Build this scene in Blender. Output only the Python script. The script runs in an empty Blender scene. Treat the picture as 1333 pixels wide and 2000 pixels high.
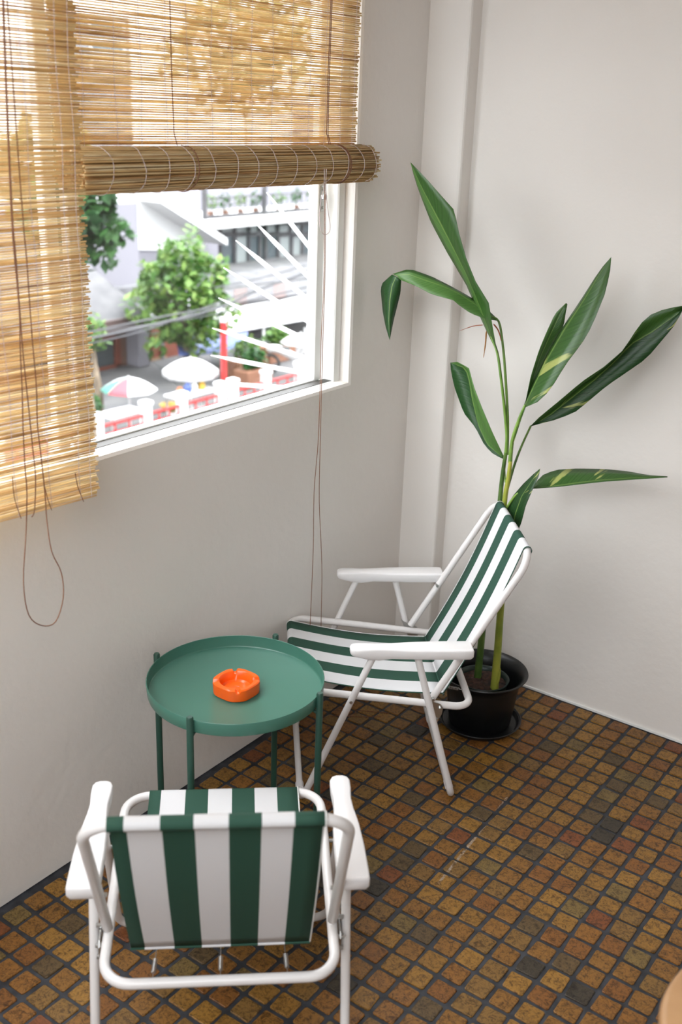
import bpy, math, random
from mathutils import Vector
random.seed(7)
S = bpy.context.scene
COL = S.collection

# ------------------------------------------------------------------ camera
F = 2071.06
CAM = (1.86508, -3.03328, 1.85571)
R0 = (0.80512994, 0.59216742, 0.03321937)      # right
R1 = (0.23455720, -0.26646738, -0.93486793)    # down
R2 = (-0.54474646, 0.76048200, -0.35343800)    # forward
cam = bpy.data.cameras.new('camera'); camo = bpy.data.objects.new('camera', cam); COL.objects.link(camo)
from mathutils import Matrix
camo.matrix_world = Matrix(((R0[0], -R1[0], -R2[0], CAM[0]), (R0[1], -R1[1], -R2[1], CAM[1]), (R0[2], -R1[2], -R2[2], CAM[2]), (0, 0, 0, 1)))
cam.sensor_fit = 'HORIZONTAL'; cam.sensor_width = 36; cam.lens = F / 1333 * 36
cam.clip_start = .05; cam.clip_end = 300
cam.dof.use_dof = True; cam.dof.focus_distance = 2.95; cam.dof.aperture_fstop = 4.8
S.camera = camo

# ------------------------------------------------------------------ world, sun, exposure
W = bpy.data.worlds.new('sky'); S.world = W; W.use_nodes = True
bgn = W.node_tree.nodes['Background']; bgn.inputs[0].default_value = (.95, .97, 1, 1); bgn.inputs[1].default_value = 1.0
# overcast sky: zenith about three times as bright as the horizon
_t = W.node_tree; _tc = _t.nodes.new('ShaderNodeTexCoord'); _sx = _t.nodes.new('ShaderNodeSeparateXYZ'); _mr = _t.nodes.new('ShaderNodeMapRange')
_mr.inputs['From Min'].default_value = 0; _mr.inputs['From Max'].default_value = 1; _mr.inputs['To Min'].default_value = .62; _mr.inputs['To Max'].default_value = 1.86
_t.links.new(_tc.outputs['Generated'], _sx.inputs[0]); _t.links.new(_sx.outputs[2], _mr.inputs['Value']); _t.links.new(_mr.outputs[0], bgn.inputs[1])
sun = bpy.data.lights.new('sun', 'SUN'); sun.energy = .3; sun.angle = .03; sun.color = (1, .95, .86)
suno = bpy.data.objects.new('sun', sun); COL.objects.link(suno)
suno.rotation_euler = Vector((-.62, -.30, -.95)).to_track_quat('-Z', 'Y').to_euler()
def portal(name, loc, size, look):
    l = bpy.data.lights.new(name, 'AREA'); l.shape = 'RECTANGLE'; l.size, l.size_y = size; l.cycles.is_portal = True
    o = bpy.data.objects.new(name, l); COL.objects.link(o); o.location = loc
    o.rotation_euler = Vector(look).to_track_quat('-Z', 'Z').to_euler()
portal('daylight_portal', (-.11, -1.62, 1.72), (2.45, 1.32), (1, 0, 0))
portal('daylight_portal', (1.45, -3.72, 2.4), (2.6, 1.7), (0, 1, 0))
S.view_settings.view_transform = 'Standard'; S.view_settings.look = 'None'
S.view_settings.gamma = 1; S.view_settings.use_curve_mapping = False
S.view_settings.exposure = 2.9
S.cycles.use_denoising = True
S.cycles.max_bounces = 10; S.cycles.diffuse_bounces = 6; S.cycles.transparent_max_bounces = 16

# ------------------------------------------------------------------ picture -> place
def ray(x, y):
    a, b = (x - 666.5) / F, (y - 1000) / F
    return [R0[k] * a + R1[k] * b + R2[k] for k in range(3)]
def on(axis, x, y, val):
    d = ray(x, y); t = (val - CAM[axis]) / d[axis]
    return Vector([CAM[k] + d[k] * t for k in range(3)])
def ox(x, y, X): return on(0, x, y, X)
def oy(x, y, Y): return on(1, x, y, Y)
def oz(x, y, Z=0): return on(2, x, y, Z)
def project(p):
    q = [p[k] - CAM[k] for k in range(3)]
    a = [sum(q[k] * r[k] for k in range(3)) for r in (R0, R1, R2)]
    return 666.5 + F * a[0] / a[2], 1000 + F * a[1] / a[2]

# ------------------------------------------------------------------ materials
def mat(name, col, rough=.6, metal=0, spec=.5, build=None):
    m = bpy.data.materials.new(name); m.use_nodes = True
    b = m.node_tree.nodes['Principled BSDF']
    b.inputs['Base Color'].default_value = (*col, 1); b.inputs['Roughness'].default_value = rough
    b.inputs['Metallic'].default_value = metal; b.inputs['Specular IOR Level'].default_value = spec
    if build: build(m.node_tree, b)
    return m
def N(t, k, **kw):
    n = t.nodes.new(k)
    for a, v in kw.items(): setattr(n, a, v)
    return n
def ramp(t, stops, interp='LINEAR'):
    r = N(t, 'ShaderNodeValToRGB'); cr = r.color_ramp; cr.interpolation = interp
    while len(cr.elements) < len(stops): cr.elements.new(.5)
    for e, (p, c) in zip(cr.elements, stops): e.position = p; e.color = (*c, 1)
    return r
def noise_bump(t, b, scale, strength, dist=.002, detail=6):
    tc = N(t, 'ShaderNodeTexCoord'); n = N(t, 'ShaderNodeTexNoise'); n.inputs['Scale'].default_value = scale; n.inputs['Detail'].default_value = detail
    t.links.new(tc.outputs['Object'], n.inputs['Vector'])
    u = N(t, 'ShaderNodeBump'); u.inputs['Strength'].default_value = strength; u.inputs['Distance'].default_value = dist
    t.links.new(n.outputs['Fac'], u.inputs['Height']); t.links.new(u.outputs[0], b.inputs['Normal'])
    return n
def noisy(c1, c2, scale, lo=.35, hi=.65, bump=None):
    def f(t, b):
        tc = N(t, 'ShaderNodeTexCoord'); n = N(t, 'ShaderNodeTexNoise'); n.inputs['Scale'].default_value = scale; n.inputs['Detail'].default_value = 5
        t.links.new(tc.outputs['Object'], n.inputs['Vector'])
        r = ramp(t, [(lo, c1), (hi, c2)]); t.links.new(n.outputs['Fac'], r.inputs[0]); t.links.new(r.outputs[0], b.inputs['Base Color'])
        if bump:
            u = N(t, 'ShaderNodeBump'); u.inputs['Strength'].default_value = bump[0]; u.inputs['Distance'].default_value = bump[1]
            t.links.new(n.outputs['Fac'], u.inputs['Height']); t.links.new(u.outputs[0], b.inputs['Normal'])
    return f
def wall_build(t, b):
    tc = N(t, 'ShaderNodeTexCoord')
    n1 = N(t, 'ShaderNodeTexNoise'); n1.inputs['Scale'].default_value = 1.3; n1.inputs['Detail'].default_value = 3
    n2 = N(t, 'ShaderNodeTexNoise'); n2.inputs['Scale'].default_value = 38; n2.inputs['Detail'].default_value = 6
    n3 = N(t, 'ShaderNodeTexNoise'); n3.inputs['Scale'].default_value = 6; n3.inputs['Detail'].default_value = 3
    for n in (n1, n2, n3): t.links.new(tc.outputs['Object'], n.inputs['Vector'])
    r = ramp(t, [(.3, (.755, .715, .675)), (.7, (.80, .765, .73))]); t.links.new(n1.outputs['Fac'], r.inputs[0]); t.links.new(r.outputs[0], b.inputs['Base Color'])
    ad = N(t, 'ShaderNodeMath', operation='MULTIPLY_ADD'); ad.inputs[1].default_value = 2.5
    t.links.new(n3.outputs['Fac'], ad.inputs[0]); t.links.new(n2.outputs['Fac'], ad.inputs[2])
    u = N(t, 'ShaderNodeBump'); u.inputs['Strength'].default_value = .35; u.inputs['Distance'].default_value = .004
    t.links.new(ad.outputs[0], u.inputs['Height']); t.links.new(u.outputs[0], b.inputs['Normal'])
TP = .0628625; TX, TY = 1.026, -.949
def tile_build(t, b):
    g = N(t, 'ShaderNodeNewGeometry')
    sub = N(t, 'ShaderNodeVectorMath', operation='SUBTRACT'); sub.inputs[1].default_value = (TX, TY, 0)
    sc = N(t, 'ShaderNodeVectorMath', operation='SCALE'); sc.inputs['Scale'].default_value = 1 / TP
    fl = N(t, 'ShaderNodeVectorMath', operation='FLOOR')
    t.links.new(g.outputs['Position'], sub.inputs[0]); t.links.new(sub.outputs[0], sc.inputs[0])
    sx = N(t, 'ShaderNodeSeparateXYZ'); cx = N(t, 'ShaderNodeCombineXYZ')
    t.links.new(sc.outputs[0], fl.inputs[0]); t.links.new(fl.outputs[0], sx.inputs[0]); t.links.new(sx.outputs[0], cx.inputs[0]); t.links.new(sx.outputs[1], cx.inputs[1])
    wn = N(t, 'ShaderNodeTexWhiteNoise', noise_dimensions='2D'); t.links.new(cx.outputs[0], wn.inputs['Vector'])
    r = ramp(t, [(0, (0.0522, 0.0405, 0.0272)), (.03, (0.1140, 0.0720, 0.0306)), (.10, (0.1900, 0.0630, 0.0204)), (.14, (0.2090, 0.0855, 0.0204)), (.30, (0.2280, 0.1062, 0.0231)),
                 (.5, (0.2517, 0.1260, 0.0258)), (.62, (0.2042, 0.1098, 0.0299)), (.74, (0.2850, 0.1440, 0.0286)), (.86, (0.2375, 0.1035, 0.0218)), (.95, (0.1805, 0.1170, 0.0374))], 'CONSTANT')
    t.links.new(wn.outputs['Value'], r.inputs[0])
    mul = N(t, 'ShaderNodeVectorMath', operation='SCALE'); mul.inputs['Scale'].default_value = 7.3; t.links.new(fl.outputs[0], mul.inputs[0])
    ad = N(t, 'ShaderNodeVectorMath', operation='ADD'); t.links.new(mul.outputs[0], ad.inputs[0]); t.links.new(g.outputs['Position'], ad.inputs[1])
    n = N(t, 'ShaderNodeTexNoise'); n.inputs['Scale'].default_value = 75; n.inputs['Detail'].default_value = 8; n.inputs['Roughness'].default_value = .68; n.inputs['Distortion'].default_value = 1.2
    t.links.new(ad.outputs[0], n.inputs['Vector'])
    v = N(t, 'ShaderNodeTexNoise'); v.inputs['Scale'].default_value = 42; v.inputs['Detail'].default_value = 4; v.inputs['Distortion'].default_value = 2.0
    t.links.new(ad.outputs[0], v.inputs['Vector'])
    # dark crackle veins where the second noise passes through its middle
    ab = N(t, 'ShaderNodeMath', operation='SUBTRACT'); ab.inputs[1].default_value = .5; t.links.new(v.outputs['Fac'], ab.inputs[0])
    aa = N(t, 'ShaderNodeMath', operation='ABSOLUTE'); t.links.new(ab.outputs[0], aa.inputs[0])
    vr = ramp(t, [(.0, (.22, .19, .17)), (.026, (1, 1, 1))]); t.links.new(aa.outputs[0], vr.inputs[0])
    nr = ramp(t, [(.36, (.30, .26, .23)), (.5, (.95, .95, .95)), (.75, (1.18, 1.12, 1.0))]); t.links.new(n.outputs['Fac'], nr.inputs[0])
    m1 = N(t, 'ShaderNodeMix', data_type='RGBA', blend_type='MULTIPLY'); m1.inputs[0].default_value = 1
    m2 = N(t, 'ShaderNodeMix', data_type='RGBA', blend_type='MULTIPLY'); m2.inputs[0].default_value = .85
    t.links.new(r.outputs[0], m1.inputs[6]); t.links.new(nr.outputs[0], m1.inputs[7])
    t.links.new(m1.outputs[2], m2.inputs[6]); t.links.new(vr.outputs[0], m2.inputs[7])
    # a whitish scuff dragged across the tiles
    A = oz(855, 1728); B = oz(992, 1557); L = (B - A).length; d = (B - A) / L
    s2 = N(t, 'ShaderNodeVectorMath', operation='SUBTRACT'); s2.inputs[1].default_value = A; t.links.new(g.outputs['Position'], s2.inputs[0])
    al = N(t, 'ShaderNodeVectorMath', operation='DOT_PRODUCT'); al.inputs[1].default_value = d; t.links.new(s2.outputs[0], al.inputs[0])
    ac = N(t, 'ShaderNodeVectorMath', operation='DOT_PRODUCT'); ac.inputs[1].default_value = (-d.y, d.x, 0); t.links.new(s2.outputs[0], ac.inputs[0])
    aw = N(t, 'ShaderNodeMath', operation='ABSOLUTE'); t.links.new(ac.outputs['Value'], aw.inputs[0])
    lt = N(t, 'ShaderNodeMath', operation='LESS_THAN'); lt.inputs[1].default_value = .0035; t.links.new(aw.outputs[0], lt.inputs[0])
    c0 = N(t, 'ShaderNodeMath', operation='COMPARE'); c0.inputs[1].default_value = L / 2; c0.inputs[2].default_value = L / 2; t.links.new(al.outputs['Value'], c0.inputs[0])
    mm = N(t, 'ShaderNodeMath', operation='MULTIPLY'); t.links.new(lt.outputs[0], mm.inputs[0]); t.links.new(c0.outputs[0], mm.inputs[1])
    m4 = N(t, 'ShaderNodeMath', operation='MULTIPLY'); sn = ramp(t, [(.42, (0, 0, 0)), (.62, (.75, .75, .75))]); t.links.new(n.outputs['Fac'], sn.inputs[0]); t.links.new(mm.outputs[0], m4.inputs[0]); t.links.new(sn.outputs[0], m4.inputs[1])
    m3 = N(t, 'ShaderNodeMix', data_type='RGBA'); t.links.new(m4.outputs[0], m3.inputs[0]); t.links.new(m2.outputs[2], m3.inputs[6]); m3.inputs[7].default_value = (.42, .38, .34, 1)
    t.links.new(m3.outputs[2], b.inputs['Base Color'])
    rr = ramp(t, [(.3, (.30,) * 3), (.7, (.5,) * 3)]); t.links.new(n.outputs['Fac'], rr.inputs[0]); t.links.new(rr.outputs[0], b.inputs['Roughness'])
    u = N(t, 'ShaderNodeBump'); u.inputs['Strength'].default_value = .4; u.inputs['Distance'].default_value = .0015
    t.links.new(n.outputs['Fac'], u.inputs['Height']); t.links.new(u.outputs[0], b.inputs['Normal'])
def reed_build(t, b):
    oi = N(t, 'ShaderNodeObjectInfo'); tc = N(t, 'ShaderNodeTexCoord')
    r = ramp(t, [(0, (.50, .27, .10)), (.08, (.74, .52, .25)), (.35, (.82, .63, .34)), (.6, (.87, .72, .44)), (.85, (.90, .78, .53)), (.95, (.64, .40, .17))])
    t.links.new(oi.outputs['Random'], r.inputs[0])
    mp = N(t, 'ShaderNodeMapping'); mp.inputs['Scale'].default_value = (40, 5, 40)
    ad = N(t, 'ShaderNodeVectorMath', operation='ADD'); cm = N(t, 'ShaderNodeCombineXYZ')
    ml = N(t, 'ShaderNodeMath', operation='MULTIPLY'); ml.inputs[1].default_value = 57; t.links.new(oi.outputs['Random'], ml.inputs[0]); t.links.new(ml.outputs[0], cm.inputs[1])
    t.links.new(tc.outputs['Object'], ad.inputs[0]); t.links.new(cm.outputs[0], ad.inputs[1]); t.links.new(ad.outputs[0], mp.inputs[0])
    n = N(t, 'ShaderNodeTexNoise'); n.inputs['Scale'].default_value = 1.6; n.inputs['Detail'].default_value = 4; t.links.new(mp.outputs[0], n.inputs['Vector'])
    nr = ramp(t, [(.3, (.42, .30, .20)), (.42, (.85, .8, .72)), (.6, (1, 1, 1)), (.75, (1.15, 1.12, 1.05))]); t.links.new(n.outputs['Fac'], nr.inputs[0])
    m1 = N(t, 'ShaderNodeMix', data_type='RGBA', blend_type='MULTIPLY'); m1.inputs[0].default_value = 1
    t.links.new(r.outputs[0], m1.inputs[6]); t.links.new(nr.outputs[0], m1.inputs[7]); t.links.new(m1.outputs[2], b.inputs['Base Color'])
    pm = N(t, 'ShaderNodeMix', data_type='RGBA'); pm.inputs[0].default_value = .4; t.links.new(m1.outputs[2], pm.inputs[6]); pm.inputs[7].default_value = (.95, .82, .58, 1)
    tr = N(t, 'ShaderNodeBsdfTranslucent'); t.links.new(pm.outputs[2], tr.inputs[0])
    mx = N(t, 'ShaderNodeMixShader'); mx.inputs[0].default_value = .42
    out = t.nodes['Material Output']; t.links.new(b.outputs[0], mx.inputs[1]); t.links.new(tr.outputs[0], mx.inputs[2]); t.links.new(mx.outputs[0], out.inputs[0])
STR = [0, .078, .239, .394, .552, .706, .859]
def stripe_build(t, b):
    uv = N(t, 'ShaderNodeUVMap'); sx = N(t, 'ShaderNodeSeparateXYZ'); t.links.new(uv.outputs[0], sx.inputs[0])
    gcol, wcol = (.026, .088, .058), (.80, .79, .80)
    r = ramp(t, [(p, gcol if k % 2 == 0 else wcol) for k, p in enumerate(STR)], 'CONSTANT'); t.links.new(sx.outputs[0], r.inputs[0])
    t.links.new(r.outputs[0], b.inputs['Base Color'])
    w = N(t, 'ShaderNodeTexWave'); w.inputs['Scale'].default_value = 260; t.links.new(uv.outputs[0], w.inputs['Vector'])
    u = N(t, 'ShaderNodeBump'); u.inputs['Strength'].default_value = .12; u.inputs['Distance'].default_value = .0004; t.links.new(w.outputs['Fac'], u.inputs['Height']); t.links.new(u.outputs[0], b.inputs['Normal'])
    tr = N(t, 'ShaderNodeBsdfTranslucent'); t.links.new(r.outputs[0], tr.inputs[0])
    mx = N(t, 'ShaderNodeMixShader'); mx.inputs[0].default_value = .22
    out = t.nodes['Material Output']; t.links.new(b.outputs[0], mx.inputs[1]); t.links.new(tr.outputs[0], mx.inputs[2]); t.links.new(mx.outputs[0], out.inputs[0])
def leaf_build(variegated, dark, light):
    def f(t, b):
        uv = N(t, 'ShaderNodeUVMap'); sx = N(t, 'ShaderNodeSeparateXYZ'); t.links.new(uv.outputs[0], sx.inputs[0])
        # side veins sweep outward from the midrib
        a = N(t, 'ShaderNodeMath', operation='SUBTRACT'); a.inputs[1].default_value = .5; t.links.new(sx.outputs[0], a.inputs[0])
        ab = N(t, 'ShaderNodeMath', operation='ABSOLUTE'); t.links.new(a.outputs[0], ab.inputs[0])
        sk = N(t, 'ShaderNodeMath', operation='MULTIPLY_ADD'); sk.inputs[1].default_value = -.30; t.links.new(ab.outputs[0], sk.inputs[0]); t.links.new(sx.outputs[1], sk.inputs[2])
        cb = N(t, 'ShaderNodeCombineXYZ'); t.links.new(sk.outputs[0], cb.inputs[1])
        n = N(t, 'ShaderNodeTexNoise'); n.inputs['Scale'].default_value = 60; n.inputs['Detail'].default_value = 3; t.links.new(cb.outputs[0], n.inputs['Vector'])
        r = ramp(t, [(.3, dark), (.7, light)]); t.links.new(n.outputs['Fac'], r.inputs[0]); col = r.outputs[0]
        if variegated:
            oi = N(t, 'ShaderNodeObjectInfo'); c2 = N(t, 'ShaderNodeCombineXYZ'); t.links.new(sk.outputs[0], c2.inputs[1])
            mk = N(t, 'ShaderNodeMath', operation='MULTIPLY_ADD'); mk.inputs[1].default_value = .10; t.links.new(sx.outputs[0], mk.inputs[0])
            m5 = N(t, 'ShaderNodeMath', operation='MULTIPLY'); m5.inputs[1].default_value = 31; t.links.new(oi.outputs['Random'], m5.inputs[0]); t.links.new(m5.outputs[0], mk.inputs[2]); t.links.new(mk.outputs[0], c2.inputs[0])
            n2 = N(t, 'ShaderNodeTexNoise'); n2.inputs['Scale'].default_value = 9; n2.inputs['Detail'].default_value = 3; t.links.new(c2.outputs[0], n2.inputs['Vector'])
            r2 = ramp(t, [(.63, (0, 0, 0)), (.665, (1, 1, 1))]); t.links.new(n2.outputs['Fac'], r2.inputs[0])
            mx0 = N(t, 'ShaderNodeMix', data_type='RGBA'); t.links.new(r2.outputs[0], mx0.inputs[0]); t.links.new(col, mx0.inputs[6]); mx0.inputs[7].default_value = (.42, .46, .14, 1); col = mx0.outputs[2]
        rb = ramp(t, [(.0, (1, 1, 1)), (.035, (0, 0, 0))]); t.links.new(ab.outputs[0], rb.inputs[0])
        mr = N(t, 'ShaderNodeMix', data_type='RGBA'); t.links.new(rb.outputs[0], mr.inputs[0]); t.links.new(col, mr.inputs[6]); mr.inputs[7].default_value = (.20, .32, .08, 1)
        t.links.new(mr.outputs[2], b.inputs['Base Color'])
        u = N(t, 'ShaderNodeBump'); u.inputs['Strength'].default_value = .35; u.inputs['Distance'].default_value = .002; t.links.new(n.outputs['Fac'], u.inputs['Height']); t.links.new(u.outputs[0], b.inputs['Normal'])
        tr = N(t, 'ShaderNodeBsdfTranslucent'); t.links.new(mr.outputs[2], tr.inputs[0])
        mx = N(t, 'ShaderNodeMixShader'); mx.inputs[0].default_value = .25
        out = t.nodes['Material Output']; t.links.new(b.outputs[0], mx.inputs[1]); t.links.new(tr.outputs[0], mx.inputs[2]); t.links.new(mx.outputs[0], out.inputs[0])
    return f
def glass_build(t, b):
    tr = N(t, 'ShaderNodeBsdfTransparent'); tr.inputs[0].default_value = (.97, .98, .98, 1)
    gl = N(t, 'ShaderNodeBsdfGlossy'); gl.inputs['Roughness'].default_value = .02
    mx = N(t, 'ShaderNodeMixShader'); mx.inputs[0].default_value = .035; t.links.new(tr.outputs[0], mx.inputs[1]); t.links.new(gl.outputs[0], mx.inputs[2])
    t.links.new(mx.outputs[0], t.nodes['Material Output'].inputs[0])
def foliage_build(c1, c2, c3):
    def f(t, b):
        g = N(t, 'ShaderNodeNewGeometry'); r = ramp(t, [(0, c1), (.5, c2), (1, c3)]); t.links.new(g.outputs['Random Per Island'], r.inputs[0])
        t.links.new(r.outputs[0], b.inputs['Base Color'])
        tr = N(t, 'ShaderNodeBsdfTranslucent'); t.links.new(r.outputs[0], tr.inputs[0])
        mx = N(t, 'ShaderNodeMixShader'); mx.inputs[0].default_value = .35
        t.links.new(b.outputs[0], mx.inputs[1]); t.links.new(tr.outputs[0], mx.inputs[2]); t.links.new(mx.outputs[0], t.nodes['Material Output'].inputs[0])
    return f
def brick_build(t, b):
    tc = N(t, 'ShaderNodeTexCoord'); mp = N(t, 'ShaderNodeMapping'); mp.inputs['Rotation'].default_value = (0, math.pi / 2, 0)
    sx = N(t, 'ShaderNodeSeparateXYZ'); cb = N(t, 'ShaderNodeCombineXYZ'); t.links.new(tc.outputs['Object'], sx.inputs[0]); t.links.new(sx.outputs[1], cb.inputs[0]); t.links.new(sx.outputs[2], cb.inputs[1])
    k = N(t, 'ShaderNodeTexBrick'); k.inputs['Scale'].default_value = 4; k.inputs['Color1'].default_value = (.125, .06, .038, 1); k.inputs['Color2'].default_value = (.095, .046, .03, 1); k.inputs['Mortar'].default_value = (.14, .10, .08, 1); k.inputs['Mortar Size'].default_value = .012
    t.links.new(cb.outputs[0], k.inputs['Vector']); t.links.new(k.outputs[0], b.inputs['Base Color'])

M = {}
M['wall'] = mat('wall_paint', (.78, .75, .71), .75, build=wall_build)
M['grout'] = mat('dark_grout', (.035, .037, .043), .6, build=noisy((.014, .015, .019), (.040, .043, .052), 30))
M['tile'] = mat('glazed_brown_tile', (.25, .13, .04), .4, 0, .35, build=tile_build)
M['white_paint'] = mat('white_gloss_paint', (.82, .82, .80), .4)
M['white_metal'] = mat('white_powder_coat', (.74, .71, .70), .3)
M['white_plastic'] = mat('white_plastic', (.77, .745, .745), .35)
M['steel'] = mat('zinc_steel', (.55, .55, .54), .35, 1)
M['rubber'] = mat('dark_track', (.06, .055, .05), .6)
M['stripe'] = mat('green_white_stripe_canvas', (.5, .5, .5), .8, build=stripe_build)
M['green_metal'] = mat('green_powder_coat', (.052, .152, .112), .3)
M['shaded_green_metal'] = mat('shaded_green_powder_coat', (.018, .062, .044), .4)  # same paint as the tray, with the shade under it put into the colour
M['orange'] = mat('orange_melamine', (.82, .105, .006), .25)
M['reed'] = mat('bamboo_reed', (.6, .42, .2), .6, build=reed_build)
M['thread'] = mat('pale_weaving_thread', (.62, .52, .50), .8)
M['cord'] = mat('brown_cord', (.20, .085, .045), .8)
M['black_plastic'] = mat('black_plastic', (.006, .0065, .007), .38)
M['nursery'] = mat('dark_green_plastic', (.012, .025, .020), .4)
M['soil'] = mat('soil', (.03, .015, .01), .95, build=noisy((.012, .007, .005), (.075, .032, .02), 60, bump=(1, .01)))
M['stem'] = mat('green_stalk', (.14, .26, .045), .4, build=noisy((.10, .20, .03), (.20, .33, .06), 14))
M['stem_dark'] = mat('dark_green_stalk', (.06, .13, .025), .45, build=noisy((.035, .085, .015), (.12, .21, .04), 12))
M['stem_yellow'] = mat('yellow_green_stalk', (.30, .34, .05), .45, build=noisy((.20, .27, .03), (.40, .40, .06), 12))
M['leaf'] = mat('leaf_green', (.05, .2, .03), .32, build=leaf_build(False, (.028, .088, .015), (.056, .145, .028)))
M['leaf_light'] = mat('leaf_light_green', (.1, .3, .05), .32, build=leaf_build(False, (.065, .160, .034), (.108, .230, .055)))
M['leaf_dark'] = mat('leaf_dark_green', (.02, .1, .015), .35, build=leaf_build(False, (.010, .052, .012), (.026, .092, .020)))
M['leaf_var'] = mat('leaf_variegated', (.05, .2, .03), .32, build=leaf_build(True, (.030, .092, .016), (.060, .150, .030)))
M['leaf_var_dark'] = mat('leaf_variegated_dark', (.02, .1, .015), .35, build=leaf_build(True, (.010, .044, .011), (.024, .082, .019)))
M['dry'] = mat('dry_bract', (.35, .09, .03), .7)
M['dry_orange'] = mat('orange_bract', (.55, .22, .04), .7)
M['wood'] = mat('light_wood', (.42, .23, .10), .5, build=noisy((.38, .2, .085), (.46, .26, .12), 9))
M['glass'] = mat('window_glass', (1, 1, 1), .02, build=glass_build)
# outside
M['asphalt'] = mat('asphalt', (.17, .17, .17), .9, build=noisy((.05, .05, .054), (.08, .078, .078), .8))
M['out_white'] = mat('white_render', (.55, .55, .55), .8)
M['out_lilac'] = mat('pale_grey_render', (.17, .165, .19), .8)
M['out_grey'] = mat('grey_concrete', (.30, .30, .32), .8, build=noisy((.09, .09, .097), (.14, .14, .15), 1.2))
M['roof_grey'] = mat('grey_roof_sheet', (.16, .155, .17), .7, build=noisy((.035, .034, .039), (.07, .068, .072), 1.5))
M['roof_rust'] = mat('rusty_roof_sheet', (.075, .047, .044), .8)
M['brick'] = mat('brown_brick', (.3, .18, .12), .85, build=brick_build)
M['out_orange'] = mat('orange_paint', (.30, .07, .012), .6)
M['out_rust'] = mat('red_brown_paint', (.13, .026, .01), .6)
M['out_beige'] = mat('beige_door', (.19, .12, .07), .6)
M['out_glass'] = mat('dark_window_glass', (.045, .055, .06), .1)
M['out_glass2'] = mat('grey_window_glass', (.05, .063, .07), .15)
M['out_curtain'] = mat('white_curtain_glass', (.17, .19, .19), .4)
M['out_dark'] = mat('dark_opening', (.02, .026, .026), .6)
M['red'] = mat('red_paint', (.30, .014, .014), .5)
M['blue'] = mat('blue_tarpaulin', (.035, .06, .19), .6)
M['pink'] = mat('pink_canvas', (.34, .045, .06), .7)
M['mint'] = mat('green_canvas', (.04, .17, .13), .7)
M['canvas'] = mat('white_canvas', (.6, .6, .6), .7)
M['yellow'] = mat('yellow_plastic', (.4, .24, .03), .5)
M['leafy'] = mat('tree_leaves', (.2, .4, .1), .6, build=foliage_build((.03, .09, .013), (.08, .17, .03), (.17, .255, .06)))
M['leafy_dark'] = mat('dark_tree_leaves', (.05, .2, .05), .6, build=foliage_build((.007, .035, .008), (.02, .08, .015), (.05, .14, .03)))
M['leafy_gold'] = mat('golden_tree_leaves', (.3, .3, .1), .6, build=foliage_build((.13, .10, .022), (.20, .16, .04), (.27, .23, .07)))
M['bark'] = mat('bark', (.12, .09, .06), .9, build=noisy((.08, .06, .04), (.17, .13, .09), 6))
M['cable'] = mat('black_cable', (.03, .03, .035), .6)
M['terracotta'] = mat('terracotta', (.16, .07, .04), .8)

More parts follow.
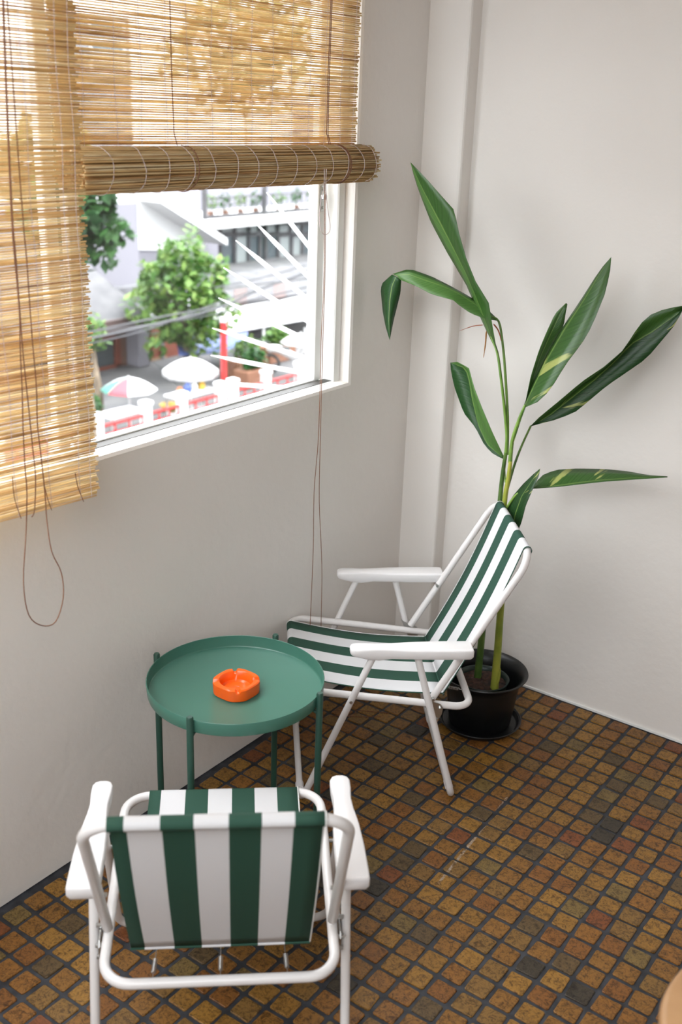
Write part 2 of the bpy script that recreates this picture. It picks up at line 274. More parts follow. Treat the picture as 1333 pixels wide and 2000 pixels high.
# ------------------------------------------------------------------ mesh helpers
def rot_frame(d):
    d = d.normalized(); up = Vector((0, 0, 1)) if abs(d.z) < .9 else Vector((1, 0, 0))
    a = d.cross(up).normalized(); return a, d.cross(a).normalized()
class MB:
    def __init__(s): s.v = []; s.f = []; s.uv = {}; s.mi = []
    def add(s, v, f):
        o = len(s.v); s.v += [tuple(p) for p in v]; s.f += [tuple(i + o for i in q) for q in f]; return s
    def box(s, x0, x1, y0, y1, z0, z1):
        x0, x1 = sorted((x0, x1)); y0, y1 = sorted((y0, y1)); z0, z1 = sorted((z0, z1))
        return s.add([(x, y, z) for z in (z0, z1) for y in (y0, y1) for x in (x0, x1)], [(0, 2, 3, 1), (4, 5, 7, 6), (0, 1, 5, 4), (2, 6, 7, 3), (0, 4, 6, 2), (1, 3, 7, 5)])
    def bbox(s, x0, x1, y0, y1, z0, z1, b=.004):
        """box with chamfered edges"""
        x0, x1 = sorted((x0, x1)); y0, y1 = sorted((y0, y1)); z0, z1 = sorted((z0, z1))
        def ring(z, i): return [(x0 + i + b, y0 + i, z), (x1 - i - b, y0 + i, z), (x1 - i, y0 + i + b, z), (x1 - i, y1 - i - b, z), (x1 - i - b, y1 - i, z), (x0 + i + b, y1 - i, z), (x0 + i, y1 - i - b, z), (x0 + i, y0 + i + b, z)]
        return s.rings([ring(z0, b), ring(z0 + b, 0), ring(z1 - b, 0), ring(z1, b)])
    def rings(s, rs, cap=True, closed=False):
        n = len(rs[0]); v = [p for r in rs for p in r]; f = []
        m = len(rs)
        for k in range(m if closed else m - 1):
            for i in range(n):
                j = (i + 1) % n; a, b = k * n, ((k + 1) % m) * n; f.append((a + i, a + j, b + j, b + i))
        if cap and not closed: f += [tuple(reversed(range(n))), tuple(range((m - 1) * n, m * n))]
        return s.add(v, f)
    def tube(s, pts, r, n=10, closed=False, cap=True, flat=1):
        P = [Vector(p) for p in pts]; m = len(P); rs = []; a = None
        for k in range(m):
            if closed: d = P[(k + 1) % m] - P[k - 1]
            else: d = P[min(k + 1, m - 1)] - P[max(k - 1, 0)]
            d = d.normalized()
            if a is None: a, b = rot_frame(d)
            else: a = (a - d * a.dot(d)).normalized(); b = d.cross(a)
            rr = r[k] if isinstance(r, (list, tuple)) else r
            rs.append([P[k] + a * math.cos(t * 2 * math.pi / n) * rr + b * math.sin(t * 2 * math.pi / n) * rr * flat for t in range(n)])
        return s.rings(rs, cap, closed)
    def lathe(s, prof, c=(0, 0, 0), n=32, cap=True):
        return s.rings([[(c[0] + r * math.cos(t * 2 * math.pi / n), c[1] + r * math.sin(t * 2 * math.pi / n), c[2] + z) for t in range(n)] for r, z in prof], cap)
    def prism(s, poly, a, b):
        """poly: list of points, extruded from offset vector a to b"""
        A, B = Vector(a), Vector(b)
        return s.rings([[Vector(p) + A for p in poly], [Vector(p) + B for p in poly]])
    def grid(s, rows, uvs=None):
        n = len(rows[0]); o = len(s.v); s.v += [tuple(p) for r in rows for p in r]
        for k in range(len(rows) - 1):
            for i in range(n - 1): s.f.append((o + k * n + i, o + k * n + i + 1, o + (k + 1) * n + i + 1, o + (k + 1) * n + i))
        if uvs:
            for k, r in enumerate(uvs):
                for i, u in enumerate(r): s.uv[o + k * n + i] = u
        return s
    def mesh(s, name, m, smooth=False, org=(0, 0, 0)):
        me = bpy.data.meshes.new(name); me.from_pydata([(p[0] - org[0], p[1] - org[1], p[2] - org[2]) for p in s.v], [], s.f)
        me.materials.append(M[m] if isinstance(m, str) else m)
        if s.uv:
            l = me.uv_layers.new(name='UVMap')
            for lp in me.loops: l.data[lp.index].uv = s.uv.get(lp.vertex_index, (0, 0))
        if smooth:
            for p in me.polygons: p.use_smooth = True
        me.update(); return me
    def build(s, name, m, parent=None, smooth=False, org=(0, 0, 0), loc=None, angle=40):
        me = s.mesh(name, m, smooth, org)
        if smooth and angle:
            try: me.set_sharp_from_angle(angle=math.radians(angle))
            except Exception: pass
        return link(name, me, parent, loc)
def link(name, me, parent=None, loc=None):
    o = bpy.data.objects.new(name, me); COL.objects.link(o)
    if parent is not None: o.parent = parent
    if loc is not None: o.location = loc
    return o
def tag(o, label=None, cat=None, group=None, kind=None):
    for k, v in (('label', label), ('category', cat), ('group', group), ('kind', kind)):
        if v: o[k] = v
    return o
def empty(name, loc=(0, 0, 0), rz=0):
    o = bpy.data.objects.new(name, None); COL.objects.link(o); o.location = loc; o.rotation_euler = (0, 0, rz); o.empty_display_size = .05; return o
def fillet(pts, rad, seg=6, closed=False):
    P = [Vector(p) for p in pts]; n = len(P); out = []
    for k in range(n):
        r = rad[k] if isinstance(rad, (list, tuple)) else rad
        if (not closed and k in (0, n - 1)) or not r: out.append(P[k]); continue
        a, b, c = P[k - 1], P[k], P[(k + 1) % n]; d1 = (a - b).normalized(); d2 = (c - b).normalized()
        h = math.acos(max(-1, min(1, d1.dot(d2)))) / 2; l = r / math.tan(h)
        ctr = b + (d1 + d2).normalized() * (r / math.sin(h)); s, e = b + d1 * l - ctr, b + d2 * l - ctr
        w = math.acos(max(-1, min(1, s.normalized().dot(e.normalized()))))
        for i in range(seg + 1):
            t = i / seg; out.append(ctr + (s * math.sin((1 - t) * w) + e * math.sin(t * w)) / math.sin(w))
    return out
def smooth_path(pts, sub=4):
    P = [Vector(p) for p in pts]; out = []
    for k in range(len(P) - 1):
        p0, p1, p2, p3 = P[max(k - 1, 0)], P[k], P[k + 1], P[min(k + 2, len(P) - 1)]
        for i in range(sub):
            t = i / sub; out.append(.5 * ((2 * p1) + (p2 - p0) * t + (2 * p0 - 5 * p1 + 4 * p2 - p3) * t * t + (3 * p1 - p0 - 3 * p2 + p3) * t ** 3))
    return out + [P[-1]]
def resample(pts, n):
    P = [Vector(p) for p in pts]; L = [0]
    for a, b in zip(P, P[1:]): L.append(L[-1] + (b - a).length)
    out = []; k = 0
    for i in range(n):
        s = L[-1] * i / (n - 1)
        while k < len(P) - 2 and L[k + 1] < s: k += 1
        out.append(P[k].lerp(P[k + 1], (s - L[k]) / max(1e-9, L[k + 1] - L[k])))
    return out

# ------------------------------------------------------------------ the room
YR, YL, ZS, ZT, RT = -.414, -2.85, 1.072, 2.40, .10       # window opening, wall thickness
ROOM_X, ROOM_Y, ROOM_Z = 4.6, -3.6, 3.4
def wall_with_reveal():
    b = MB(); c = .012                                     # rounded plaster edge round the opening
    b.box(-RT, 0, ROOM_Y, 0, 0, ZS - c); b.box(-RT, 0, ROOM_Y, 0, ZT + c, ROOM_Z)
    b.box(-RT, 0, YR + c, 0, ZS - c, ZT + c); b.box(-RT, 0, ROOM_Y, YL - c, ZS - c, ZT + c)
    prof = [(0, c), (-.0035, .0035), (-c, 0), (-RT, 0), (-RT, c)]
    def edge(p, q, n):                                     # p->q along the edge, n points into the wall
        b.rings([[(x, e[0] + n[0] * k, e[1] + n[1] * k) for x, k in prof] for e in (p, q)])
    edge((YL - c, ZS), (YR + c, ZS), (0, -1)); edge((YL - c, ZT), (YR + c, ZT), (0, 1))
    edge((YR, ZS - c), (YR, ZT + c), (1, 0)); edge((YL, ZS - c), (YL, ZT + c), (-1, 0))
    return b
def struct(o, label): return tag(o, label, None, None, 'structure')
struct(wall_with_reveal().build('wall_left', 'wall'), 'off-white plaster wall with the wide window opening')
struct(MB().box(-RT, ROOM_X + .15, 0, .15, 0, ROOM_Z).build('wall_back', 'wall'), 'off-white plaster wall behind the tall potted plant')
struct(MB().box(ROOM_X, ROOM_X + .15, ROOM_Y, 0, 0, ROOM_Z).build('wall_right', 'wall'), 'off-white plaster wall opposite the window')
WX0, WX1, WZ0, WZ1 = .15, 2.75, 1.55, 3.25
wf = MB(); wf.box(-RT, WX0, ROOM_Y - .15, ROOM_Y, 0, ROOM_Z); wf.box(WX1, ROOM_X + .15, ROOM_Y - .15, ROOM_Y, 0, ROOM_Z); wf.box(WX0, WX1, ROOM_Y - .15, ROOM_Y, WZ1, ROOM_Z); wf.box(WX0, WX1, ROOM_Y - .15, ROOM_Y, 0, WZ0)
struct(wf.build('wall_front', 'wall'), 'off-white wall with a broad high window behind the viewer')
w2 = struct(empty('window_2', (1.45, ROOM_Y - .08, WZ0)), 'broad high white-framed window behind the viewer'); w2o = (1.45, ROOM_Y - .08, WZ0)
f2 = MB()
for x in (WX0, (WX0 + WX1) / 2 - .025, WX1 - .05): f2.bbox(x, x + .05, ROOM_Y - .11, ROOM_Y - .05, WZ0, WZ1)
for z in (WZ0, WZ1 - .05): f2.bbox(WX0 + .05, WX1 - .05, ROOM_Y - .11, ROOM_Y - .05, z, z + .05)
f2.build('frame', 'white_paint', w2, org=w2o)
for x0, x1 in ((WX0 + .05, (WX0 + WX1) / 2 - .025), ((WX0 + WX1) / 2 + .025, WX1 - .05)): MB().box(x0, x1, ROOM_Y - .082, ROOM_Y - .078, WZ0 + .05, WZ1 - .05).build('pane', 'glass', w2, org=w2o)
struct(MB().box(-RT, ROOM_X + .15, ROOM_Y - .15, .15, ROOM_Z, ROOM_Z + .15).build('ceiling', 'wall'), 'off-white plaster ceiling')
pil = MB(); pil.rings([[(0, -.063, z), (.134, -.063, z), (.140, -.0605, z), (.143, -.055, z), (.143, 0, z), (0, 0, z)] for z in (0, ROOM_Z)])
struct(pil.build('wall_corner', 'wall', smooth=False), 'shallow off-white plastered column in the room corner')
struct(MB().box(.143, ROOM_X, -.006, 0, 0, .007).build('baseboard_back', 'white_paint'), 'thin white paint line along the foot of the back wall')

floor = struct(MB().box(-RT, ROOM_X + .15, ROOM_Y - .15, .15, -.2, -.0035).build('floor', 'grout'), 'floor of small glazed brown mosaic tiles with dark grout')
def tile_ring(jit):
    h = .0267; b = .0022; rnd = .0035
    cs = [(sx * (h + random.uniform(-jit, jit)), sy * (h + random.uniform(-jit, jit))) for sx, sy in ((-1, -1), (1, -1), (1, 1), (-1, 1))]
    def ring(z, i):
        o = []
        for x, y in cs:
            sx, sy = math.copysign(1, x), math.copysign(1, y); X, Y = x - sx * i, y - sy * i
            a, c = (X - sx * rnd, Y), (X, Y - sy * rnd)
            o += ([c, a] if sx * sy > 0 else [a, c])
        return [(p[0], p[1], z) for p in o]
    return [ring(-.0045, 0), ring(-.0012, .0003), ring(0, b)]
variants = []
for k in range(10):
    b = MB(); b.rings(tile_ring(.0014)); variants.append(b)
vmesh = [v.mesh('tile', 'tile') for v in variants]
cells = []
for i in range(-17, 58):
    for j in range(-67, 16):
        cx, cy = TX + (i + .5) * TP, TY + (j + .5) * TP
        if cx < .012 or cx > ROOM_X or cy > -.012 or cy < ROOM_Y: continue
        fwd = (cx - CAM[0]) * R2[0] + (cy - CAM[1]) * R2[1] - CAM[2] * R2[2]; ar = 0
        if fwd > .3:
            q = [project((cx + a * .027, cy + c * .027, 0)) for a, c in ((-1, -1), (1, -1), (1, 1), (-1, 1))]
            mx, my = sum(p[0] for p in q) / 4, sum(p[1] for p in q) / 4
            if -15 < mx < 1348 and my < 2020: ar = abs(sum(q[a][0] * q[(a + 1) % 4][1] - q[(a + 1) % 4][0] * q[a][1] for a in range(4))) / 2
            hid = 225 < mx < 645 and 1560 < my < 1850     # behind the near chair's canvas
            if hid: ar *= .3
        cells.append((ar, cx, cy))
cells.sort(key=lambda c: -c[0])
rest = MB()
for n, (ar, cx, cy) in enumerate(cells):
    dx, dy = random.uniform(-.0012, .0012), random.uniform(-.0012, .0012); dz = random.uniform(-.0006, .0005)
    if cx < .04 or cy > -.04: dx = dy = 0
    if n < 300:
        o = link('tile', random.choice(vmesh), floor, (cx + dx, cy + dy, dz)); o.rotation_euler = (0, 0, random.choice((0, .5, 1, 1.5)) * math.pi + random.uniform(-.025, .025))
    else:
        v = random.choice(variants); rest.add([(p[0] + cx + dx, p[1] + cy + dy, p[2] + dz) for p in v.v], v.f)
tag(rest.build('tile_field', 'tile', floor), kind='stuff')

# window
win = struct(empty('window_1', (-.06, -1.63, ZS)), 'wide white-framed sliding window behind the bamboo blinds')
wl = (-.06, -1.63, ZS)
fr = MB(); fx0, fx1, fw = -.0995, -.034, .036
fr.bbox(fx0, fx1, YR - fw, YR, ZS - .01, ZT); fr.bbox(fx0, fx1, YL, YL + fw, ZS - .01, ZT); fr.bbox(fx0, fx1, YL + fw, YR - fw, ZS - .01, ZS + .003, .002); fr.bbox(fx0, fx1, YL + fw, YR - fw, ZT - fw, ZT)
fr.build('frame', 'white_paint', win, org=wl)
MB().box(-.070, -.040, YL + fw, YR - fw, ZS + .002, ZS + .0045).build('track', 'rubber', win, org=wl)
def sash(y0, y1, xa, xb, latch):
    sw = .036; z0, z1 = ZS + .004, ZT - fw
    b = MB(); b.bbox(xa, xb, y0, y0 + sw, z0, z1, .003); b.bbox(xa, xb, y1 - sw, y1, z0, z1, .003); b.bbox(xa, xb, y0 + sw, y1 - sw, z0, z0 + .006, .002); b.bbox(xa, xb, y0 + sw, y1 - sw, z1 - sw, z1, .003)
    s = b.build('sash', 'white_paint', win, org=wl); xm = (xa + xb) / 2
    MB().box(xm - .002, xm + .002, y0 + sw - .004, y1 - sw + .004, z0 + .004, z1 - sw + .004).build('pane', 'glass', s, org=wl)
    if latch:
        zz = ox(648, 386, xb)[2]; yy = y1 - sw / 2; l = MB(); l.bbox(xb - .001, xb + .004, yy - .009, yy + .009, zz - .036, zz + .036, .0015)
        l.lathe([(.006, 0), (.006, .006), (.002, .008)], (0, 0, 0), 10) if False else None
        l.bbox(xb + .003, xb + .018, yy - .012, yy + .004, zz - .004, zz + .012, .003); l.tube([(xb + .003, yy, zz + .026), (xb + .007, yy, zz + .026)], .004, 8); l.tube([(xb + .003, yy, zz - .026), (xb + .007, yy, zz - .026)], .004, 8)
        l.build('latch', 'steel', s, org=wl)
ym = ox(122, 600, -.08)[1]
sash(ym - .04, YR - fw - .012, -.098, -.072, True)
sash(YL + fw + .002, ym + .035, -.070, -.044, False)

# ------------------------------------------------------------------ bamboo blinds
def reed_mesh(L, r, ends=.006):
    b = MB(); n = 9; P = []
    a, c, ph = random.uniform(-.0004, .0004), random.uniform(-.0006, .0006), random.uniform(0, 6)
    y0, y1 = -L / 2 + random.uniform(-ends, ends), L / 2 + random.uniform(-ends, ends)
    for k in range(n):
        t = k / (n - 1); P.append((c * math.sin(t * 9 + ph), y0 + (y1 - y0) * t, a * math.sin(t * 6 + ph)))
    b.tube(P, [r * random.uniform(.8, 1.15) for _ in range(n)], 6)
    return b
def thread(name, pts, parent, r=.0007, org=(0, 0, 0), m='thread'):
    return MB().tube(pts, r, 5).build(name, m, parent, True, org)
PITCH = .0050
# --- the blind let right down
LX = .168; y1, y0 = ox(168, 500, .168).y, -2.62
lb = tag(empty('bamboo_blind', (LX, (y0 + y1) / 2, 1.0)), 'split bamboo roll-up blind let right down over the left of the window', 'blind', 'split bamboo blinds')
lo = tuple(lb.location)
rm = [reed_mesh(y1 - y0, .00222).mesh('reed', 'reed', True) for _ in range(14)]
def tilt(z): return .0 + .055 * max(0, min(1, (1.55 - z) / .55))
def lift(z, y): return (y1 - y) * math.tan(tilt(z))
zz = ox(187, 968, LX).z; nreed = 0; ZB = zz
while zz < 2.43:
    z = zz + random.uniform(-.0003, .0003); a = -tilt(zz) + random.gauss(0, .0007)
    o = link('reed', random.choice(rm), lb, (random.uniform(-.0012, .0012), random.uniform(-.003, .003), z + lift(zz, (y0 + y1) / 2) - lo[2])); o.rotation_mode = 'YXZ'; o.rotation_euler = (a, random.uniform(0, 6), 0)
    if random.random() < .5: o.rotation_euler[2] = math.pi; o.rotation_euler[0] = -a
    zz += PITCH; nreed += 1
MB().bbox(LX - .012, LX + .012, y0, y1, 2.43, 2.455).build('head_rail', 'wood', lb, org=lo)
ys = [ox(150 - 8, 300, LX)[1]] + [ox(x, 300, LX)[1] for x in (118, 52)]
yy = ys[-1]
while yy > y0 + .1: yy -= .085; ys.append(yy)
for y in ys:
    for sgn in (1, -1):
        pts = []; z = ZB
        while z < 2.43: pts.append((LX + sgn * .0028, y + .0022 * math.sin(z * 23 + y * 9) + .001 * sgn, z + lift(z, y))); z += .02
        thread('binding_thread', pts, lb, .00065, lo)
def cordpx(pl, X, org=(0, 500), sc=2.667): return [ox(org[0] + x / sc, org[1] + y / sc, X) for x, y in pl]
CX = LX + .009
loop = [ox(x, y, CX) for x, y in ((3, -60), (5, 0), (11, 166), (22, 416))] + cordpx([(75, 0), (100, 280), (105, 480), (115, 700), (120, 900), (130, 1100), (140, 1230), (135, 1450), (122, 1700), (150, 1870), (220, 1925), (290, 1905), (330, 1780), (320, 1650), (270, 1540), (245, 1380), (235, 1240), (215, 1050), (195, 870), (190, 680), (170, 450), (155, 250), (138, 0)], CX) + [ox(x, y, CX) for x, y in ((46, 440), (33, 266), (14, 0), (10, -60))]
thread('pull_cord', smooth_path(loop, 4), lb, .0013, lo, 'cord')
c2 = [ox(x, y, CX + .003) for x, y in ((4, -60), (7, 0), (14, 200), (24, 420))] + cordpx([(82, 0), (110, 380), (125, 560), (150, 800), (170, 1000), (185, 1150), (180, 1320), (165, 1360)], CX + .003)
thread('pull_cord', smooth_path(c2, 4), lb, .0013, lo, 'cord')
for pl in ([(65, 1150), (75, 1260), (110, 1368)], [(232, 1200), (250, 1270), (270, 1325)], [(392, 1130), (405, 1200), (436, 1280)]):
    thread('binding_thread', smooth_path(cordpx(pl, CX - .004), 3), lb, .0009, lo, 'cord')
# --- the blind half rolled up
RX, RZ, RR = .062, 1.7235, .0455
ry1, ry0 = ox(699, 150, RX)[1], ox(95, 100, RX)[1]
rb = tag(empty('bamboo_blind', (RX, (ry0 + ry1) / 2, RZ)), 'split bamboo blind half rolled up, its thick roll hanging above the view outside', 'blind', 'split bamboo blinds')
ro = tuple(rb.location)
rm2 = [reed_mesh(ry1 - ry0, .00222).mesh('reed', 'reed', True) for _ in range(14)]
z = RZ + .02
while z < 2.43:
    o = link('reed', random.choice(rm2), rb, (random.uniform(-.0012, .0012), random.uniform(-.003, .003), z - RZ)); a = random.gauss(0, .0008)
    if random.random() < .04: a *= 4
    o.rotation_mode = 'YXZ'; o.rotation_euler = (a, random.uniform(0, 6), random.choice((0, math.pi))); z += PITCH + random.uniform(-.0003, .0003)
MB().bbox(RX - .012, RX + .012, ry0, ry1, 2.43, 2.455).build('head_rail', 'wood', rb, org=ro)
rcx = RX + RR - .006
Lr = .0 + (ox(716, 318, rcx)[1] - ry0); yc = ry0 + Lr / 2
rm3 = [reed_mesh(Lr, .0021, .008).mesh('reed', 'reed', True) for _ in range(16)]
nro = int(2 * math.pi * RR / .0050)
for k in range(nro):
    a = 2 * math.pi * k / nro; r = RR + random.uniform(-.0016, .0012)
    o = link('reed', random.choice(rm3), rb, (rcx - RX + r * math.cos(a), yc - ro[1] + random.uniform(-.004, .008), r * math.sin(a)))
    o.rotation_mode = 'YXZ'; o.rotation_euler = (random.gauss(0, .0025), random.uniform(0, 6), random.gauss(0, .0025))
inn = MB()
for li, rr in enumerate((.0395, .0345, .0295, .0245, .0195, .0145, .0095)):
    n = int(2 * math.pi * rr / .0048)
    for k in range(n):
        a = 2 * math.pi * (k + random.random() * .3) / n; e = random.uniform(-.006, .006) + .0015 * li
        inn.tube([(rcx + rr * math.cos(a), ry0 + e + .004, RZ + rr * math.sin(a)), (rcx + rr * math.cos(a), ry0 + Lr + e - .002, RZ + rr * math.sin(a))], .0021, 6)
tag(inn.build('rolled_reeds', 'reed', rb, True, ro), kind='stuff')
ty = [ox(x / 1.8014, 400 / 1.8014, RX)[1] for x in (290, 405, 495, 582, 657, 742, 812, 882, 955, 1022, 1085, 1140, 1195, 1240)]
for y in ty:
    for sgn in (1, -1):
        pts = []; z = RZ + .03
        while z < 2.43: pts.append((RX + sgn * .0028, y + .0022 * math.sin(z * 25 + y * 40) + .001 * sgn, z)); z += .02
        thread('binding_thread', pts, rb, .00065, ro)
    ring = [(rcx + (RR + .003) * math.cos(a * math.pi / 12), y + .0025 * math.sin(a * 1.1 + y * 30), RZ + (RR + .003) * math.sin(a * math.pi / 12)) for a in range(24)]
    MB().tube(ring, .0008, 5, closed=True).build('binding_thread', 'thread', rb, True, ro)
def roundroll(y, top, bot):       # a lift cord that comes down in front and passes under the roll
    p = [(RX + .006, y + top, 2.43), (RX + .006, y + top * .5, 2.1), (RX + .007, y, RZ + RR + .03)]
    for a in range(100, -121, -20): p.append((rcx + (RR + .004) * math.cos(math.radians(a)), y + bot * (100 - a) / 220, RZ + (RR + .004) * math.sin(math.radians(a))))
    return smooth_path(p, 2)
thread('lift_cord', roundroll(ox(342, 270, RX + .01)[1], -.006, -.012), rb, .0012, ro, 'cord')
yk = ox(640, 270, RX + .01)[1]
thread('lift_cord', roundroll(yk, .008, -.006), rb, .0012, ro, 'cord'); thread('lift_cord', roundroll(yk + .006, .006, -.003), rb, .0012, ro, 'cord')
PX = rcx + RR + .006
tl = [ox(x, y, PX) for x, y in ((634, 330), (633, 365), (626, 400), (625, 440), (632, 457), (642, 455), (645, 440), (640, 405), (637, 365), (638, 330))]
thread('cord_loop', smooth_path(tl, 4), rb, .0011, ro, 'thread')
g = oz(655, 1398, .0016); h = oz(760, 1393, .0016); h2 = oz(700, 1388, .0016)
d1 = [ox(x, y, .11 - .00004 * max(0, y - 350)) for x, y in ((635, 340), (633, 540), (628, 660), (626, 740), (622, 860), (614, 960), (612, 1080), (607, 1200))]
d2 = [ox(x, y, .11 - .00004 * max(0, y - 350)) for x, y in ((637, 340), (635, 540), (631, 660), (629, 740), (626, 860), (624, 980), (629, 1100), (628, 1200))]
d1 += [Vector((.075, d1[-1].y - .005, .12)), Vector((.085, d1[-1].y, .004)), g.lerp(h, .3), h2, h]
d2 += [Vector((.078, d2[-1].y, .10)), Vector((.09, d2[-1].y + .01, .004)), g, oz(700, 1400, .0016), oz(745, 1400, .0016)]
for d in (d1, d2): thread('pull_cord', smooth_path(d, 4), rb, .0011, ro, 'cord')

# ------------------------------------------------------------------ folding chairs
AF, AM, AR, TT, BL, SF, SR, FF, RF, JJ = (.1175, .4803), (0, .4843), (-.135, .4704), (-.298, .756), (-.056, .329), (.3285, .3605), (-.1715, .2958), (.307, .0105), (-.131, .0105), (-.097, .313)
WA, WB, WS, WF = .252, .2235, .2235, .1745
def chair(name, loc, rz, label, us=1., uo=0.):
    c = tag(empty(name, loc, rz), label, 'chair', 'striped folding chairs')
    def P(p, v): return (p[0], v, p[1])
    r = .0105
    # back frame: an upside-down U
    bf = MB().tube(fillet([P(BL, WB), P(TT, WB), P(TT, -WB), P(BL, -WB)], .062, 8), r, 12).build('back_frame', 'white_metal', c, True)
    sfm = MB().tube(fillet([P(SF, WS), P(SF, -WS), P(SR, -WS), P(SR, WS)], .055, 8, True), r, 12, closed=True).build('seat_frame', 'white_metal', c, True)
    for nm, a, f in (('front_leg_frame', AF, FF), ('rear_leg_frame', AM, RF)):
        lg = MB().tube(fillet([P(a, WA), P(f, WA), P(f, -WA), P(a, -WA)], .045, 8), .0098, 12).build(nm, 'white_metal', c, True)
        for s in (1, -1):
            k = MB(); k.tube([(f[0], s * .165, .0125), (f[0], s * .195, .0125)], .0123, 12); k.build('foot_clip', 'white_plastic', lg, True)
    # canvas: back panel and seat panel meet in a seam
    def sheet(a, b, wa_, wb_, wrap, sag, nrm):
        m = MB(); rows = []; uvs = []; n = 14
        A, B = Vector((a[0], 0, a[1])), Vector((b[0], 0, b[1]))
        path = [A.lerp(B, k / n) + nrm * (-sag * math.sin(math.pi * k / n)) for k in range(n + 1)]
        d = (B - A).normalized(); R = .0122
        path = [p + nrm * (R * max(0, (k / n)) ** 1) for k, p in enumerate(path)]
        for t in range(0, 201, 25):                      # hem wrapped round the far bar
            a_ = math.radians(t); path.append(B + nrm * R * math.cos(a_) + d * R * math.sin(a_))
        L = len(path)
        for k, p in enumerate(path):
            w = wa_ + (wb_ - wa_) * min(1, k / n); rows.append([(p.x, w - 2 * w * i / 14, p.z) for i in range(15)]); uvs.append([(uo + us * i / 14 * .9999, k / L) for i in range(15)])
        return m.grid(rows, uvs)
    nb = Vector((TT[1] - JJ[1], 0, -(TT[0] - JJ[0]))).normalized()
    ns = Vector((-(SF[1] - JJ[1]), 0, SF[0] - JJ[0])).normalized()
    for nm, m in (('backrest', sheet(JJ, TT, WF, WF + .004, 1, .012, nb)), ('seat', sheet(JJ, SF, WF, WF - .004, 1, .014, ns))):
        o = m.build(nm, 'stripe', c, True, angle=60); md = o.modifiers.new('thickness', 'SOLIDIFY'); md.thickness = .0012; md.offset = 0
        hv = [v for v in m.v[14::15]]; MB().tube([Vector(v) + Vector((0, -.0012, 0)) for v in hv], .0017, 6).build('piping', 'stripe_white', o, True)
    hr = [[(JJ[0] + .0035 * math.cos(q * math.pi / 5), (WF + .001) * (1 - 2 * i / 14), JJ[1] - .001 + .0035 * math.sin(q * math.pi / 5)) for i in range(15)] for q in range(11)]
    MB().grid(hr, [[(uo + us * i / 14 * .9999, q / 10) for i in range(15)] for q in range(11)]).build('seam', 'stripe', c, True, angle=0)
    # springs between seam and rear bar
    for v in (.125, 0, -.125):
        a, b = Vector((JJ[0] - .004, v, JJ[1] - .003)), Vector((SR[0] + .009, v * 1.03, SR[1] + .003)); d = b - a; e1, e2 = rot_frame(d); pts = [a, a + d * .3]
        for k in range(0, 8 * 9): t = k / 72; an = k * math.pi / 4; pts.append(a + d * (.32 + .5 * t) + (e1 * math.cos(an) + e2 * math.sin(an)) * .0042)
        pts += [a + d * .84, b]
        MB().tube(pts, .0009, 5).build('spring', 'steel', c, True)
    for s in (1, -1):
        # moulded armrest: rounded nose, narrow waist, broad rear, skirt below
        prof = [(.183, .008), (.179, .0165), (.168, .0215), (.14, .0215), (.105, .0185), (.07, .0205), (.02, .0265), (-.05, .030), (-.12, .0305), (-.147, .030), (-.152, .026)]
        rs = []
        def outline(z, ins): return [(u - (ins if u > 0 else -ins) * (1 if abs(u) > .14 else 0), s * WA + w - ins, z) for u, w in prof] + [(u - (ins if u > 0 else -ins) * (1 if abs(u) > .14 else 0), s * WA - w + ins, z) for u, w in reversed(prof)]
        def skirt(z0, ins):
            o = []
            for (u, v, _), k in zip(outline(z0, ins), range(99)):
                o.append((u, v, z0 - (.014 * max(0, 1 - abs(u - .112) / .055) + .005 * max(0, min(1, (.11 - u) / .06)))))
            return o
        am = MB().rings([skirt(.484, .004), skirt(.492, 0), outline(.503, 0), outline(.5065, .0012), outline(.508, .004)])
        arm = am.build('armrest', 'white_plastic', c, True, angle=50)
        for p, v in ((AF, WA), (AM, WA)):
            MB().lathe([(.0045, 0), (.0045, .003), (.002, .005)], n=10).build('bolt', 'steel', arm, True, loc=None).matrix_local = Matrix.Translation((p[0], s * (v + .0095), p[1] - .003)) @ Matrix.Rotation(-s * math.pi / 2, 4, 'X')
        MB().tube([(AR[0] + .004, s * (WB - .014), AR[1] + .002), (AR[0] + .004, s * (WA), AR[1] + .006)], .0045, 8).build('pivot_pin', 'steel', arm, True)
        # hinge plate from back tube to rear leg, with rivets
        ax = -.035
        br = MB().prism([(-.026, 0, .345), (-.036, 0, .335), (-.078, 0, .318), (-.086, 0, .306), (-.084, 0, .286), (-.072, 0, .262), (-.062, 0, .262)], (0, s * .2365, 0), (0, s * .2395, 0)).build('bracket', 'steel', c)
        for u, z in ((-.056, .335), (-.078, .305), (-.070, .27)):
            MB().tube([(u, s * .233, z), (u, s * .246, z)], .0045, 8).build('rivet', 'steel', br, True)
        t = (SF[0] - .14) / (SF[0] - SR[0]); zc = SF[1] + (SR[1] - SF[1]) * t
        uu = AF[0] + (FF[0] - AF[0]) * (AF[1] - zc) / (AF[1] - FF[1])
        t = (SF[0] - uu) / (SF[0] - SR[0]); zc = SF[1] + (SR[1] - SF[1]) * t
        MB().tube([(uu, s * (WS + .004), zc), (uu, s * (WA + .0125), zc)], .0045, 8).build('rivet', 'steel', sfm, True)
    return c
M['stripe_white'] = mat('white_seam_tape', (.72, .72, .70), .8)
chair('folding_chair', (.388, -.631, 0), math.radians(220.56), 'white folding chair with green striped canvas facing the window beside the plant', .935, .065)
chair('folding_chair', (.6726, -1.7395, 0), math.radians(131.37), 'nearest white folding chair with green striped canvas, seen from behind')

